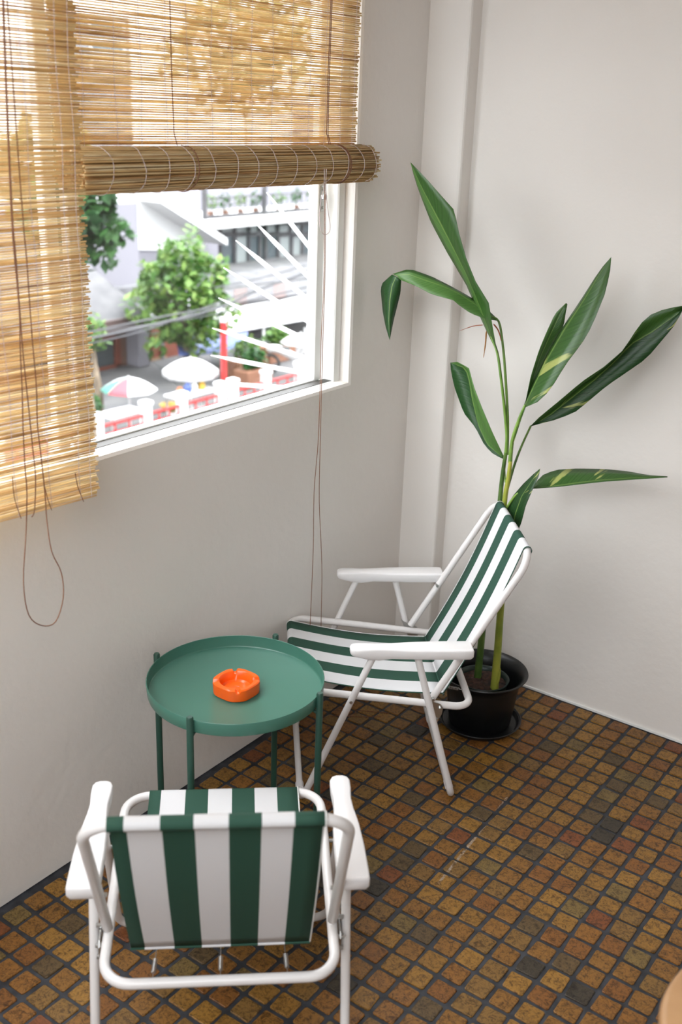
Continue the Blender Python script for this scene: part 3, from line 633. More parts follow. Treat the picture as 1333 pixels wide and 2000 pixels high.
# ------------------------------------------------------------------ tray table and ashtray
tc_ = (.2945, -1.270)
tt = tag(empty('tray_table', (*tc_, 0)), 'round green metal tray table on four thin legs between the chairs', 'table')
tray = MB().lathe([(.0005, .4835), (.2165, .4835), (.2185, .4845), (.2195, .487), (.2215, .516), (.2228, .5165), (.2238, .5155), (.2218, .486), (.2205, .4818), (.2175, .4808), (.0005, .4808)], n=96, cap=False)
tray.build('tray', 'green_metal', tt, True, angle=50)
for k in range(4):
    a = math.radians(14 + 90 * k); ca, sa = math.cos(a), math.sin(a); R = .2305
    lg = MB().tube([(R * ca, R * sa, 0), (R * ca, R * sa, .524), (R * ca, R * sa, .5275)], [.0085, .0085, .0065], 14).build('leg', 'shaded_green_metal', tt, True)
    MB().tube([(R * ca, R * sa, .468), ((R - .018) * ca, (R - .018) * sa, .4755), ((R - .05) * ca, (R - .05) * sa, .4762)], .0045, 8).build('tray_support', 'shaded_green_metal', lg, True)
for k in range(2):
    a = math.radians(14 + 90 * k); ca, sa = math.cos(a), math.sin(a); R = .185; dz = -.009 * k
    MB().tube([(-R * ca, -R * sa, .4735 + dz * .3), (0, 0, .4755 + dz), (R * ca, R * sa, .4735 + dz * .3)], .0045, 8).build('cross_bar', 'shaded_green_metal', tt, True)
at_ = oz(462, 1339, .4995)
ash = tag(empty('ashtray', (at_.x, at_.y, .4836), math.radians(36.5 + 54)), 'square orange ashtray with rounded corners on the green tray', 'ashtray')
def sq(h, ch, z, rr=None, n=40):
    o = []
    for k in range(n):
        a = 2 * math.pi * (k + .5) / n; c, s = math.cos(a), math.sin(a)
        # superellipse-like square with cut corners
        r1 = h / max(abs(c), abs(s)); r2 = (2 * h - ch) / (abs(c) + abs(s)); r = (r1 ** -14 + r2 ** -14) ** (-1 / 14)
        if rr: r = rr
        o.append((r * c, r * s, z))
    return o
ab = MB()
H = .055
rim = []
def notch(pts, depth, half=.11):
    o = []
    for x, y, z in pts:
        a = math.atan2(y, x); d = min(abs((a - b + math.pi) % (2 * math.pi) - math.pi) for b in (math.pi / 4, 3 * math.pi / 4, -math.pi / 4, -3 * math.pi / 4))
        o.append((x, y, z - (depth if d < half else 0)))
    return o
n_ = 72
ab.rings([sq(H - .004, .026, 0, n=n_), sq(H - .001, .026, .003, n=n_), sq(H, .026, .024, n=n_), notch(sq(H - .0006, .026, .0315, n=n_), .0065), notch(sq(H - .003, .026, .034, n=n_), .0075), notch(sq(H, 0, .034, .044, n_), .0075), notch(sq(H, 0, .0315, .0415, n_), .0065), sq(H, 0, .012, .038, n_), sq(H, 0, .0075, .033, n_), sq(H, 0, .0065, .012, n_)])
ab.build('ashtray_body', 'orange', ash, True, angle=35)
MB().lathe([(.011, 0), (.012, .0012), (.0115, .0012), (.0105, .0004)], (0, 0, .0066), 24, False).build('base_ring', 'orange', ash, True)

# ------------------------------------------------------------------ potted plant
pc = oz(945, 1311, .187)
pl = tag(empty('potted_plant', (pc.x, pc.y, 0)), 'tall broad-leaved plant in a black plastic pot in the corner', 'plant')
po = (pc.x, pc.y, 0)
MB().lathe([(.0005, .0), (.108, 0), (.122, .004), (.131, .022), (.134, .023), (.136, .021), (.126, .0), (.1, -.0)][:6] + [(.128, .020), (.119, .008), (.0005, .007)], n=64, cap=False).build('saucer', 'black_plastic', pl, True)
MB().lathe([(.0005, .008), (.094, .008), (.100, .012), (.118, .15), (.122, .165), (.130, .176), (.141, .186), (.1435, .190), (.142, .193), (.137, .192), (.126, .182), (.117, .166), (.113, .150), (.098, .03), (.0005, .028)], n=72, cap=False).build('pot', 'black_plastic', pl, True, angle=50)
MB().lathe([(.066, .03), (.080, .158), (.084, .160), (.0855, .163), (.084, .165), (.079, .163), (.074, .15), (.06, .04)], n=48, cap=False).build('nursery_pot', 'nursery', pl, True, angle=50)
so = MB(); rows = []
for k in range(9):
    r = .0765 * k / 8 + .0003; rows.append([(r * math.cos(a * math.pi / 16), r * math.sin(a * math.pi / 16), .147 + .004 * random.random() + .006 * (1 - k / 8)) for a in range(32)] ); rows[-1].append(rows[-1][0])
so.grid(rows).build('soil', 'soil', pl, True)
def stalk(name, pts, r, m):
    return MB().tube(smooth_path(pts, 4), [r[0] + (r[1] - r[0]) * k / (4 * (len(pts) - 1)) for k in range(4 * (len(pts) - 1) + 1)], 10).build(name, m, pl, True, po)
Z6 = lambda x, y: (730 + x / 2.2106, 300 + y / 2.2106)
def zp(x, y, Y): return oy(*Z6(x, y), Y)
yb = pc.y
s1 = [oy(931, 1345, yb + .01), oy(938, 1280, yb + .01), oy(945, 1215, yb + .012), oy(958, 1120, yb + .02), oy(972, 1040, yb + .03), zp(545, 1515, yb + .035), zp(556, 1400, yb + .04), zp(572, 1290, yb + .04)]
stalk('stem', s1, (.0125, .0055), 'stem_dark')
s2 = [oy(966, 1347, yb - .015), oy(972, 1280, yb - .012), oy(977, 1210, yb - .008), oy(982, 1140, yb), oy(984, 1060, yb + .015), zp(566, 1510, yb + .02), zp(583, 1400, yb + .025), zp(592, 1330, yb + .025)]
stalk('stem', s2, (.0135, .0055), 'stem_yellow')
stalk('sheath', [oy(966, 1347, yb - .018), oy(975, 1325, yb - .018), oy(978, 1305, yb - .02)], (.007, .001), 'stem_yellow')
stalk('leaf_stalk', [zp(572, 1290, yb + .04), zp(576, 1220, yb + .04), zp(566, 1100, yb + .035), zp(551, 970, yb + .03), zp(535, 860, yb + .03), zp(508, 790, yb + .03)], (.0052, .0035), 'stem')
stalk('leaf_stalk', [zp(578, 1300, yb + .045), zp(580, 1150, yb + .045), zp(570, 960, yb + .045), zp(558, 820, yb + .05), zp(541, 725, yb + .055), zp(505, 703, yb + .05)], (.0045, .003), 'stem')
stalk('leaf_stalk', [zp(590, 1335, yb + .03), zp(600, 1240, yb + .035), zp(628, 1150, yb + .04), zp(655, 1085, yb + .045)], (.0065, .0035), 'stem')
stalk('leaf_stalk', [zp(572, 1470, yb + .05), zp(592, 1400, yb + .06), zp(612, 1335, yb + .07), zp(640, 1262, yb + .08), zp(680, 1175, yb + .09)], (.0045, .003), 'stem_dark')
stalk('leaf_stalk', [zp(570, 1420, yb + .04), zp(566, 1370, yb + .05), zp(565, 1315, yb + .06)], (.003, .0025), 'stem')
stalk('leaf_stalk', [zp(575, 1530, yb + .01), zp(620, 1470, yb + .02), zp(690, 1443, yb + .03)], (.004, .003), 'stem')
def leaf(m, mid, left, right, Y0, Y1, fl, fr_, n=18, extra=None):
    """midrib and both margins traced in the picture, each at its own distance; fl/fr_ = how far the margins lean away from (+) or towards (-) us"""
    b = MB()
    def strip(mid, left, right, Y0, Y1, fl, fr_):
        A, B, C_ = (resample([(x, y, 0) for x, y in q], n) for q in (mid, left, right)); rows = []; uvs = []
        for k in range(n):
            t = k / (n - 1); Y = Y0 + (Y1 - Y0) * t; w = math.sin(math.pi * min(1, .12 + t * .88))
            row = []
            for s, E, f in ((-1, B, fl), (0, A, 0), (1, C_, fr_)):
                for q in ((1, .5) if s == -1 else (0,) if s == 0 else (.5, 1)):
                    p = A[k].lerp(E[k], q) if s else A[k]
                    row.append((zp(p.x, p.y, min(-.012, Y + f * w * q ** 1.5)), (.5 + s * .5 * q, t)))
            rows.append([r[0] for r in row]); uvs.append([r[1] for r in row])
        b.grid(rows, uvs)
    strip(mid, left, right, Y0, Y1, fl, fr_)
    if extra: strip(*extra)
    o = b.build('leaf', m[0] if isinstance(m, tuple) else m, pl, True, po, angle=0)
    if isinstance(m, tuple):                          # the paler underside shows on one half
        o.data.materials.append(M[m[1]])
        for k, p in enumerate(o.data.polygons): p.material_index = 1 if k % 4 in m[2] else 0
        if len(m) > 3:
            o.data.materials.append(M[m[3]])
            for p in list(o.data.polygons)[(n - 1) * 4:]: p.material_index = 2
    md = o.modifiers.new('blade', 'SOLIDIFY'); md.thickness = .0007; md.offset = 0
    return o
# tall upright leaf
leaf(('leaf', 'leaf_light', (0, 1)), [(535, 860), (500, 770), (455, 650), (400, 520), (340, 400), (270, 265), (205, 140), (160, 38)], [(535, 860), (478, 745), (400, 565), (320, 430), (250, 300), (205, 185), (180, 115), (160, 38)],
     [(535, 860), (518, 770), (498, 645), (440, 550), (400, 450), (367, 335), (350, 245), (300, 190), (225, 105), (160, 38)], yb + .03, yb + .02, .025, -.055)
# arching leaf whose tip folds down over the window wall
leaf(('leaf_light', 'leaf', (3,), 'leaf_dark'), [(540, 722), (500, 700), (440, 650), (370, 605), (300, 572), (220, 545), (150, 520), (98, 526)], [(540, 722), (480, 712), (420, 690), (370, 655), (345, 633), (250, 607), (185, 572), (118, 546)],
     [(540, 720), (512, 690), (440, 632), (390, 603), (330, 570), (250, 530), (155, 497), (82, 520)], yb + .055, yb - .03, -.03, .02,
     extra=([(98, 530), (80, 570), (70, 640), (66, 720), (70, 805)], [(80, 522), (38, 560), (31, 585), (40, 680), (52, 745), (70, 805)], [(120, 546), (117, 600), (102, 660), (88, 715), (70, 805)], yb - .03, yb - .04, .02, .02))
# low left leaf folded along its rib
leaf(('leaf_dark', 'leaf_light', (2, 3)), [(565, 1318), (490, 1255), (452, 1170), (428, 1060), (415, 980), (400, 925), (332, 903)], [(565, 1320), (520, 1300), (480, 1260), (440, 1182), (390, 1120), (350, 1010), (335, 940), (332, 903)],
     [(565, 1312), (512, 1200), (470, 1100), (435, 1010), (412, 925), (362, 899), (332, 903)], yb + .06, yb + .10, -.01, -.05)
# tall right leaf and the younger one behind it
leaf('leaf_var', [(600, 1250), (655, 1085), (700, 985), (760, 868), (830, 748), (900, 645), (985, 505), (1027, 447)], [(600, 1250), (648, 1088), (694, 980), (752, 862), (822, 742), (892, 638), (980, 500), (1027, 447)],
     [(605, 1250), (655, 1095), (690, 1086), (722, 1063), (765, 1018), (832, 908), (900, 820), (942, 748), (962, 700), (1002, 600), (1022, 510), (1027, 447)], yb + .04, yb + .13, .03, -.05)
leaf(('leaf', 'leaf_light', (0,)), [(655, 1080), (690, 970), (720, 880), (760, 790), (800, 705), (832, 645)], [(655, 1080), (680, 960), (715, 850), (748, 770), (785, 690), (832, 645)],
     [(660, 1075), (700, 985), (745, 885), (792, 800), (822, 745), (830, 690), (838, 650)], yb + .075, yb + .15, -.02, .02)
# big dark leaf reaching out to the right
leaf(('leaf_var_dark', 'leaf_var', (0, 1)), [(680, 1175), (750, 1138), (850, 1058), (950, 980), (1040, 898), (1105, 825), (1200, 772), (1320, 688)], [(680, 1175), (720, 1135), (800, 1070), (900, 985), (1000, 918), (1080, 848), (1130, 770), (1172, 713), (1210, 688), (1270, 668), (1345, 656)],
     [(680, 1177), (720, 1166), (800, 1146), (880, 1111), (950, 1051), (1010, 1001), (1100, 940), (1180, 885), (1250, 802), (1300, 742), (1328, 692), (1345, 656)], yb + .09, yb + .20, -.045, -.01)
# level leaf pointing right
leaf('leaf_var', [(690, 1445), (800, 1434), (900, 1420), (1000, 1409), (1130, 1400), (1270, 1396)], [(688, 1444), (700, 1420), (735, 1385), (790, 1365), (880, 1360), (1000, 1362), (1100, 1372), (1185, 1388), (1270, 1394)],
     [(690, 1447), (800, 1439), (900, 1427), (1000, 1416), (1130, 1407), (1270, 1398)], yb + .03, yb + .14, .05, -.01)
# short curled leaf behind the chair top
leaf('leaf_var_dark', [(600, 1640), (612, 1560), (640, 1480), (680, 1420), (720, 1360)], [(590, 1640), (562, 1560), (575, 1520), (605, 1475), (645, 1428), (690, 1385), (720, 1360)], [(618, 1645), (640, 1590), (658, 1520), (690, 1445), (715, 1390), (720, 1360)], yb - .01, yb + .02, .02, -.02)
for pts, m in (([(475, 740), (430, 745), (370, 766)], 'dry'), ([(488, 765), (484, 820), (475, 882)], 'dry_orange'), ([(518, 735), (540, 765), (552, 810)], 'dry')):
    P3 = [zp(x, y, yb + .03) for x, y in pts]; b = MB().tube(smooth_path(P3, 4), [.001] + [.004] * 2 + [.0035] * 3 + [.002] * 2 + [.0006], 8, flat=.35); b.build('bract', m, pl, True, po)

# ------------------------------------------------------------------ wooden stool at the picture's corner
e0, e1 = oz(1291, 1998, .66), oz(1333, 1884, .66); em = (e0 + e1) / 2; ed = (e1 - e0); eh = math.sqrt(.193 ** 2 - (ed.length / 2) ** 2); ed.normalize()
sc_ = (em.x + ed.y * eh, em.y - ed.x * eh)
st = tag(empty('wooden_stool', (*sc_, 0)), 'round light wooden stool just inside the lower right corner', 'stool')
MB().lathe([(.0005, .63), (.18, .63), (.19, .634), (.193, .645), (.19, .656), (.182, .66), (.0005, .66)], n=64, cap=False).build('seat', 'wood', st, True, angle=50)
for k in range(4):
    a = math.radians(45 + 90 * k); ca, sa = math.cos(a), math.sin(a)
    MB().tube([(.16 * ca, .16 * sa, 0), (.115 * ca, .115 * sa, .632)], [.013, .017], 12).build('leg', 'wood', st, True)
for k in range(4):
    a, a2 = math.radians(45 + 90 * k), math.radians(135 + 90 * k); z = .2 + .03 * (k % 2); r = .146
    MB().tube([(r * math.cos(a), r * math.sin(a), z), (r * math.cos(a2), r * math.sin(a2), z)], .008, 8).build('stretcher', 'wood', st, True)

# ================================================================== outside
GZ = -6.2
def rect(X, x0, y0, x1, y1):
    """a picture rectangle on the facade plane x = X -> y0,y1,z0,z1"""
    xm, ym_ = (x0 + x1) / 2, (y0 + y1) / 2
    return ox(x0, ym_, X).y, ox(x1, ym_, X).y, ox(xm, y1, X).z, ox(xm, y0, X).z
struct(MB().box(-120, 90, -90, 120, GZ - .3, GZ).build('street', 'asphalt'), 'grey street far below the window')

# spike fan on the outer wall
hub = Vector((-.17, .343, .85)); sf_ = tag(empty('spike_fan', hub), 'fan of white metal security spikes fixed outside the window', 'security spikes')
tips = [(575, 318), (521, 376), (495, 431), (461, 470), (437, 523), (427, 582), (415, 641), (412, 694), (418, 748), (430, 800)]
for x, y in tips:
    t = oy(x, y, hub.y); d = (t - hub); L = d.length; d = d / L; nrm = Vector((d.z, 0, -d.x)); b = MB()
    def rg(s, w, th): c = hub + d * s; return [c + nrm * w + Vector((0, th, 0)), c + nrm * w - Vector((0, th, 0)), c - nrm * w - Vector((0, th, 0)), c - nrm * w + Vector((0, th, 0))]
    b.rings([rg(.02, .0095, .003), rg(L - .14, .0085, .003), rg(L, .0012, .0012)]); b.build('spike', 'out_white', sf_, org=hub)
pp0, pp1 = oy(614, 400, hub.y + .02), oy(600, 775, hub.y + .02)
MB().box(pp0.x - .013, pp0.x + .013, hub.y + .004, hub.y + .03, GZ + 5.2, 1.75).build('post', 'out_white', sf_, org=hub)
MB().bbox(hub.x - .03, hub.x + .03, hub.y - .03, hub.y + .03, hub.z - .06, hub.z + .06, .008).build('hub_plate', 'out_white', sf_, org=hub)
MB().bbox(pp0.x - .03, hub.x + .01, hub.y + .004, hub.y + .03, .70, .735, .004).build('arm', 'out_white', sf_, org=hub)

# red and white street fence
FX = -17
fe = tag(empty('street_fence', (FX, 17, GZ)), 'red panelled fence with white posts along the street', 'fence'); fo = (FX, 17, GZ)
py = [8.9, 10.4, 11.85, 13.24, 14.82, 16.08, 17.54, 18.05, 19.44, 20.95, 22.4, 23.9]
for y in py:
    b = MB(); b.bbox(FX - .11, FX + .11, y - .11, y + .11, GZ, -5.13, .01); b.bbox(FX - .14, FX + .14, y - .14, y + .14, -5.13, -5.02, .02); b.build('post', 'out_white', fe, org=fo)
for a, c in zip(py, py[1:]):
    if c - a < .8: continue
    y0_, y1_ = a + .085, c - .085; L = y1_ - y0_; b = MB()
    for z0, z1 in ((-5.40, -5.34), (-5.62, -5.58), (-6.12, -6.06)): b.box(FX - .025, FX + .025, y0_, y1_, z0, z1)
    p = b.build('panel', 'red', fe, org=fo)
    nb_ = 11
    for k in range(nb_):
        yy = y0_ + L * (k + .5) / nb_; MB().box(FX - .012, FX + .012, yy - .012, yy + .012, -6.06, -5.62).build('bar', 'red', p, org=fo)
    for yy in (y0_ + .03, y0_ + L * .33, y0_ + L * .66, y1_ - .03): MB().box(FX - .018, FX + .018, yy - .02, yy + .02, -5.58, -5.40).build('block', 'red', p, org=fo)
t = ox(437, 622, FX - .5)
rp = tag(empty('red_pole', (t.x, t.y, GZ)), 'tall red pole with pale cap rising behind the street fence', 'pole')
MB().lathe([(.085, 0), (.085, t.z - GZ - .09)], n=16).build('shaft', 'red', rp, True); MB().lathe([(.09, t.z - GZ - .09), (.09, t.z - GZ - .01), (.06, t.z - GZ + .03)], n=16).build('cap', 'out_white', rp, True)

def umbrella(name, px_, top, rimy, wpx, X, mats, label, tiltx=0, frill=False):
    T = ox(px_, top, X); dep = (T - Vector(CAM)).length; R = wpx / 2 * dep / F; hgt = R * .42
    u = tag(empty(name, (T.x, T.y, GZ)), label, 'umbrella', 'street umbrellas'); zt = T.z - GZ; n = 8
    for k in range(n):
        a0, a1 = 2 * math.pi * k / n, 2 * math.pi * (k + 1) / n; rows = []
        for s in range(6):
            q = s / 5; z = zt - hgt * (q ** 1.7); rows.append([(R * q * math.cos(a0 + (a1 - a0) * w / 4) * (1 - .05 * q * math.sin(math.pi * w / 4)), R * q * math.sin(a0 + (a1 - a0) * w / 4) * (1 - .05 * q * math.sin(math.pi * w / 4)), z) for w in range(5)])
        if frill: rows.append([(x * 1.01, y * 1.01, z - .16) for x, y, z in rows[-1]])
        g_ = MB().grid(rows).build('canopy_panel', mats[k % len(mats)], u, True); md = g_.modifiers.new('cloth', 'SOLIDIFY'); md.thickness = .004
    MB().tube([(0, 0, 0), (0, 0, zt + .05)], .025, 8).build('pole', 'out_white', u, True)
    MB().lathe([(.22, 0), (.22, .06), (.05, .12)], n=16).build('base', 'out_grey', u, True)
    return u
umbrella('street_umbrella', 251, 738, 775, 108, -18.25, ['canvas', 'canvas', 'canvas', 'canvas', 'canvas', 'mint', 'pink', 'canvas'], 'white street umbrella with one pink and one green panel')
umbrella('street_umbrella', 372, 700, 735, 106, -18.4, ['canvas'], 'white frilled street umbrella over a food stall beside the tree', frill=True)
umbrella('street_umbrella', 588, 652, 690, 80, -18.7, ['canvas'], 'small plain white umbrella farthest down the street')
def table_out(name, x0, x1, ytop, X, label, dep=.9, h=None):
    a, b = ox(x0, ytop, X), ox(x1, ytop, X); z = (a.z + b.z) / 2 - GZ; z = h or max(.5, z); y0_, y1_ = a.y, b.y
    u = tag(empty(name, (X, (y0_ + y1_) / 2, GZ)), label, 'stall'); L = (y1_ - y0_) / 2
    MB().bbox(-dep / 2, dep / 2, -L, L, z - .06, z, .01).build('top', 'canvas', u)
    for sx in (-1, 1):
        for sy in (-1, 1): MB().box(sx * (dep / 2 - .06) - .025, sx * (dep / 2 - .06) + .025, sy * (L - .06) - .025, sy * (L - .06) + .025, 0, z - .06).build('leg', 'steel', u)
    MB().bbox(-dep / 2 + .04, dep / 2 - .04, -L + .04, L - .04, .2, .24, .005).build('shelf', 'out_white', u)
    return u, z
table_out('street_table', 203, 268, 805, -17.65, 'white table under the pink and green umbrella', h=.84, dep=.6)
su, sz = table_out('food_stall', 335, 412, 762, -17.85, 'white food stall counter under the frilled umbrella', h=.80, dep=.6)
c0 = Vector(su.location)
for k, (dy, w, h, m) in enumerate(((-.45, .16, .20, 'out_orange'), (-.15, .2, .24, 'blue'), (.12, .14, .22, 'out_white'), (.4, .18, .24, 'yellow'))):
    tag(MB().lathe([(w * .5, 0), (w * .55, h * .7), (w * .35, h * .85), (w * .35, h)], n=14).build('food_jar', m, smooth=True, loc=(c0.x, c0.y + dy, GZ + sz)), ('orange', 'blue', 'white', 'yellow')[k] + ' jar on the food stall counter', 'jar', 'jars on the food stall')
bs = ox(333, 761, -18.9)
tag(MB().lathe([(.16, 0), (.30, .18), (.32, .2), (.29, .2), (.15, .03)], n=20).build('yellow_basin', 'yellow', smooth=True, loc=(bs.x, bs.y, GZ)), 'yellow basin on the ground by the food stall', 'basin')

# brick shop front
BX = -24
def building(name, X, y, label): return tag(empty(name, (X, y, GZ)), label, 'building'), (X, y, GZ)
y0_, y1_, _, zt = rect(BX, 20, 645, 296, 760)
bA, oA = building('brick_shop', BX, (y0_ + y1_) / 2, 'brown brick shop with an orange band under its dark window')
ywin0, ywin1, zw0, zw1 = rect(BX, 60, 668, 236, 735)
b = MB(); b.box(BX - 4, BX, ywin1, y1_, GZ, zt); b.box(BX - 4, BX, y0_, ywin0, GZ, zt); b.box(BX - 4, BX, ywin0, ywin1, zw1, zt); b.box(BX - 4, BX - .02, ywin0, ywin1, GZ, zw0); b.build('wall', 'brick', bA, org=oA)
MB().box(BX - .02, BX + .06, ywin0, ywin1 + .1, zw0 - .75, zw0).build('orange_band', 'out_orange', bA, org=oA)
wA = MB(); wA.box(BX - .12, BX + .03, ywin1 - .2, ywin1, zw0, zw1); wA.box(BX - .12, BX + .03, ywin0, ywin1, zw0, zw0 + .1); wA.box(BX - .12, BX + .03, ywin0, ywin1, zw1 - .12, zw1)
wA = wA.build('window_frame', 'out_rust', bA, org=oA)
for k in range(3):
    a = ywin0 + (ywin1 - .2 - ywin0) * k / 3; e = ywin0 + (ywin1 - .2 - ywin0) * (k + 1) / 3; MB().box(BX - .1, BX - .06, a + .04, e - .04, zw0 + .1, zw1 - .12).build('pane', 'out_glass', wA, org=oA)
# its lean-to roof and the pale upper storey
ya, yz, za, zb = rect(BX + 1.2, 20, 590, 282, 652)
rf = MB(); rf.rings([[(BX + 1.4, y, za + .05), (BX + 1.4, y, za + .25), (BX - 3, y, za + 2.3), (BX - 3, y, za + 2.1)] for y in (ya, yz)]); rf = rf.build('lean_to_roof', 'roof_grey', bA, org=oA)
MB().box(BX + 1.36, BX + 1.46, ya, yz, za - .05, za + .28).build('fascia', 'roof_rust', rf, org=oA)
U = -27; ya, yz, za, zb = rect(U, 20, 440, 272, 570)
MB().box(U - 3, U, ya, yz, za - 1.5, zb + .6).build('upper_wall', 'out_lilac', bA, org=oA)
MB().box(U, U + .5, ya, yz, za - .25, za).build('ledge', 'out_grey', bA, org=oA)
# white gabled house behind
gp = [ox(x, y, -31.5) for x, y in ((150, 470), (235, 395), (305, 395), (435, 478), (425, 495), (270, 492))]
bG, oG = building('white_house', -31.5, gp[2].y, 'white house with a broad pale gable roof above the tree')
MB().prism([(-32.5, p.y, p.z) for p in gp], (0, 0, 0), (-5, 0, 0)).build('gable_wall', 'out_white', bG, org=oG)
for (a, c) in ((0, 1), (2, 3)):
    p, q = gp[a], gp[c]; MB().rings([[(x, p.y, p.z), (x, p.y, p.z + .3), (x, q.y, q.z + .3), (x, q.y, q.z)] for x in (-31.2, -37)]).build('roof_slope', 'out_white', bG, org=oG)
b0, b1, z0, z1 = rect(-32.5, 275, 480, 430, 560); MB().box(-36.5, -32.6, gp[0].y + .3, b1, GZ, z1).build('lower_wall', 'out_lilac', bG, org=oG)
# doorway and grey column between shop and tree
y0_, y1_, zb, zt = rect(-23.4, 272, 640, 294, 770); bD, oD = building('entrance_bay', -23.4, y1_, 'grey pillared entrance with a beige door and red-brown panel')
MB().bbox(-24, -23.4, y0_, y1_, GZ, zt + .6, .03).build('column', 'out_lilac', bD, org=oD)
a, c, z0, z1 = rect(-23.9, 294, 655, 338, 700); MB().box(-24, -23.85, a, c + .3, z0, z1 + .3).build('panel', 'out_rust', bD, org=oD)
a, c, z0, z1 = rect(-23.8, 297, 698, 328, 780); dr = MB().box(-23.95, -23.8, a, c, GZ, z1).build('door', 'out_beige', bD, org=oD)
MB().box(-23.8, -23.77, a + .15, a + .3, z1 - .55, z1 - .3).build('hatch', 'out_dark', dr, org=oD); MB().box(-23.8, -23.75, (a + c) / 2 + .1, (a + c) / 2 + .2, GZ + .6, z1 - .5).build('handle', 'out_grey', dr, org=oD)
a2, c2_, z0, z1 = rect(-24, 326, 640, 420, 770); MB().box(-26, -24.05, a, c2_, GZ, z1 + .6).build('wall', 'out_grey', bD, org=oD)
# blue tarpaulin
tp = [ox(342, 655, -22.6), ox(485, 648, -22.6), ox(480, 672, -21), ox(350, 695, -21)]
tq = tag(empty('blue_awning', (-22, tp[0].y, GZ)), 'blue tarpaulin awning under the tree crown', 'awning'); oq = (-22, tp[0].y, GZ)
ar = MB().grid([[tp[0].lerp(tp[1], k / 6) + Vector((0, 0, -.08 * math.sin(math.pi * k / 6))) for k in range(7)], [tp[3].lerp(tp[2], k / 6) + Vector((0, 0, -.12 * math.sin(math.pi * k / 6))) for k in range(7)]]).build('sheet', 'blue', tq, True, oq); md = ar.modifiers.new('cloth', 'SOLIDIFY'); md.thickness = .01
for p in (tp[2], tp[3]): MB().tube([(p.x, p.y, GZ), p], .03, 8).build('pole', 'out_grey', tq, True, oq)
# right-hand modern block
RX_ = -38
y0_, y1_, z0, z1 = rect(RX_, 400, 433, 700, 560); bR, oR = building('modern_block', RX_, (y0_ + y1_) / 2, 'modern grey block with a glazed upper floor and planted balcony')
MB().box(RX_ - 6, RX_ - .25, y0_, y1_, GZ, z1 + .2).build('wall', 'out_grey', bR, org=oR)
sl0, sl1, s0, s1_ = rect(RX_ + .8, 385, 418, 700, 437); MB().bbox(RX_ - 6, RX_ + .8, sl0, sl1 + 2, s0, s1_, .03).build('floor_slab', 'out_white', bR, org=oR)
z3 = lambda x, y: (380 + x / 5.127, 360 + y / 5.127)
def pane(x0, y0, x1, y1, m):
    p = rect(RX_, *z3(x0, y0), *z3(x1, y1)); w = MB(); f = .07
    w.box(RX_ - .3, RX_ + .03, p[0], p[0] + f, p[2], p[3]); w.box(RX_ - .3, RX_ + .03, p[1] - f, p[1], p[2], p[3]); w.box(RX_ - .3, RX_ + .03, p[0] + f, p[1] - f, p[3] - f, p[3]); w.box(RX_ - .3, RX_ + .03, p[0] + f, p[1] - f, p[2], p[2] + f)
    w = w.build('window', 'roof_grey', bR, org=oR); MB().box(RX_ - .2, RX_ - .1, p[0] + f, p[1] - f, p[2] + f, p[3] - f).build('pane', m, w, org=oR)
for x0, x1, m in ((110, 255, 'out_curtain'), (265, 405, 'out_curtain'), (412, 548, 'out_curtain'), (556, 655, 'out_curtain'), (720, 835, 'out_curtain'), (845, 965, 'out_curtain'), (970, 1080, 'out_curtain'), (1085, 1175, 'out_glass2'), (1180, 1300, 'out_glass2')): pane(x0, 395, x1, 492, m)
for x0, x1, m in ((265, 405, 'out_glass2'), (412, 545, 'out_curtain'), (550, 655, 'out_glass2'), (660, 715, 'out_glass'), (722, 842, 'out_glass2'), (848, 972, 'out_curtain'), (980, 1082, 'out_curtain'), (1086, 1175, 'out_glass2'), (1180, 1300, 'out_glass2')): pane(x0, 508, x1, 850, m)
# balcony rail with planters above the slab
bx0, bx1, bz0, bz1 = rect(RX_ + .7, 398, 385, 640, 416)
rl = MB().box(RX_ + .62, RX_ + .7, bx0, bx1, s1_ + .02, s1_ + .2).build('balcony_kerb', 'roof_grey', bR, org=oR)
rg_ = MB(); rg_.box(RX_ + .63, RX_ + .69, bx0, bx1, s1_ + 1.02, s1_ + 1.08)
rg_.build('balcony_rail', 'roof_grey', bR, org=oR)
for k in range(24): yk_ = bx0 + (bx1 - bx0) * (k + .5) / 24; MB().box(RX_ + .65, RX_ + .67, yk_ - .02, yk_ + .02, s1_ + .2, s1_ + 1.02).build('baluster', 'roof_grey', bR, org=oR)
for x in (400, 517, 622): yk_ = ox(x, 395, RX_ + .66).y; MB().box(RX_ + .55, RX_ + .75, yk_ - .1, yk_ + .1, s1_, s1_ + 2.6).build('balcony_post', 'roof_grey', bR, org=oR)
MB().box(RX_ - 3, RX_ - 2.8, y0_, y1_ + 2, s1_, s1_ + 3).build('upper_wall', 'out_lilac', bR, org=oR)
def foliage(n, ctr, rad, size, m, name, parent, org, flat=1.0):
    b = MB()
    for _ in range(n):
        while True:
            q = Vector((random.uniform(-1, 1), random.uniform(-1, 1), random.uniform(-1, 1)))
            if q.length <= 1 and random.random() < .35 + .65 * q.length: break
        bump = .78 + .22 * math.sin(q.x * 5 + q.y * 7) * math.cos(q.z * 6 + q.y * 3)
        c = Vector(ctr) + Vector((q.x * rad[0], q.y * rad[1], q.z * rad[2])) * bump
        d = Vector((random.gauss(0, 1), random.gauss(0, 1), random.gauss(0, .7) - .2)).normalized(); a, e = rot_frame(d); s = size * random.uniform(.6, 1.3); w = s * .36
        b.add([c - d * s * .5, c + a * w, c + d * s * .5, c - a * w], [(0, 1, 2, 3)])
    return tag(b.build(name, m, parent, False, org), kind='stuff')
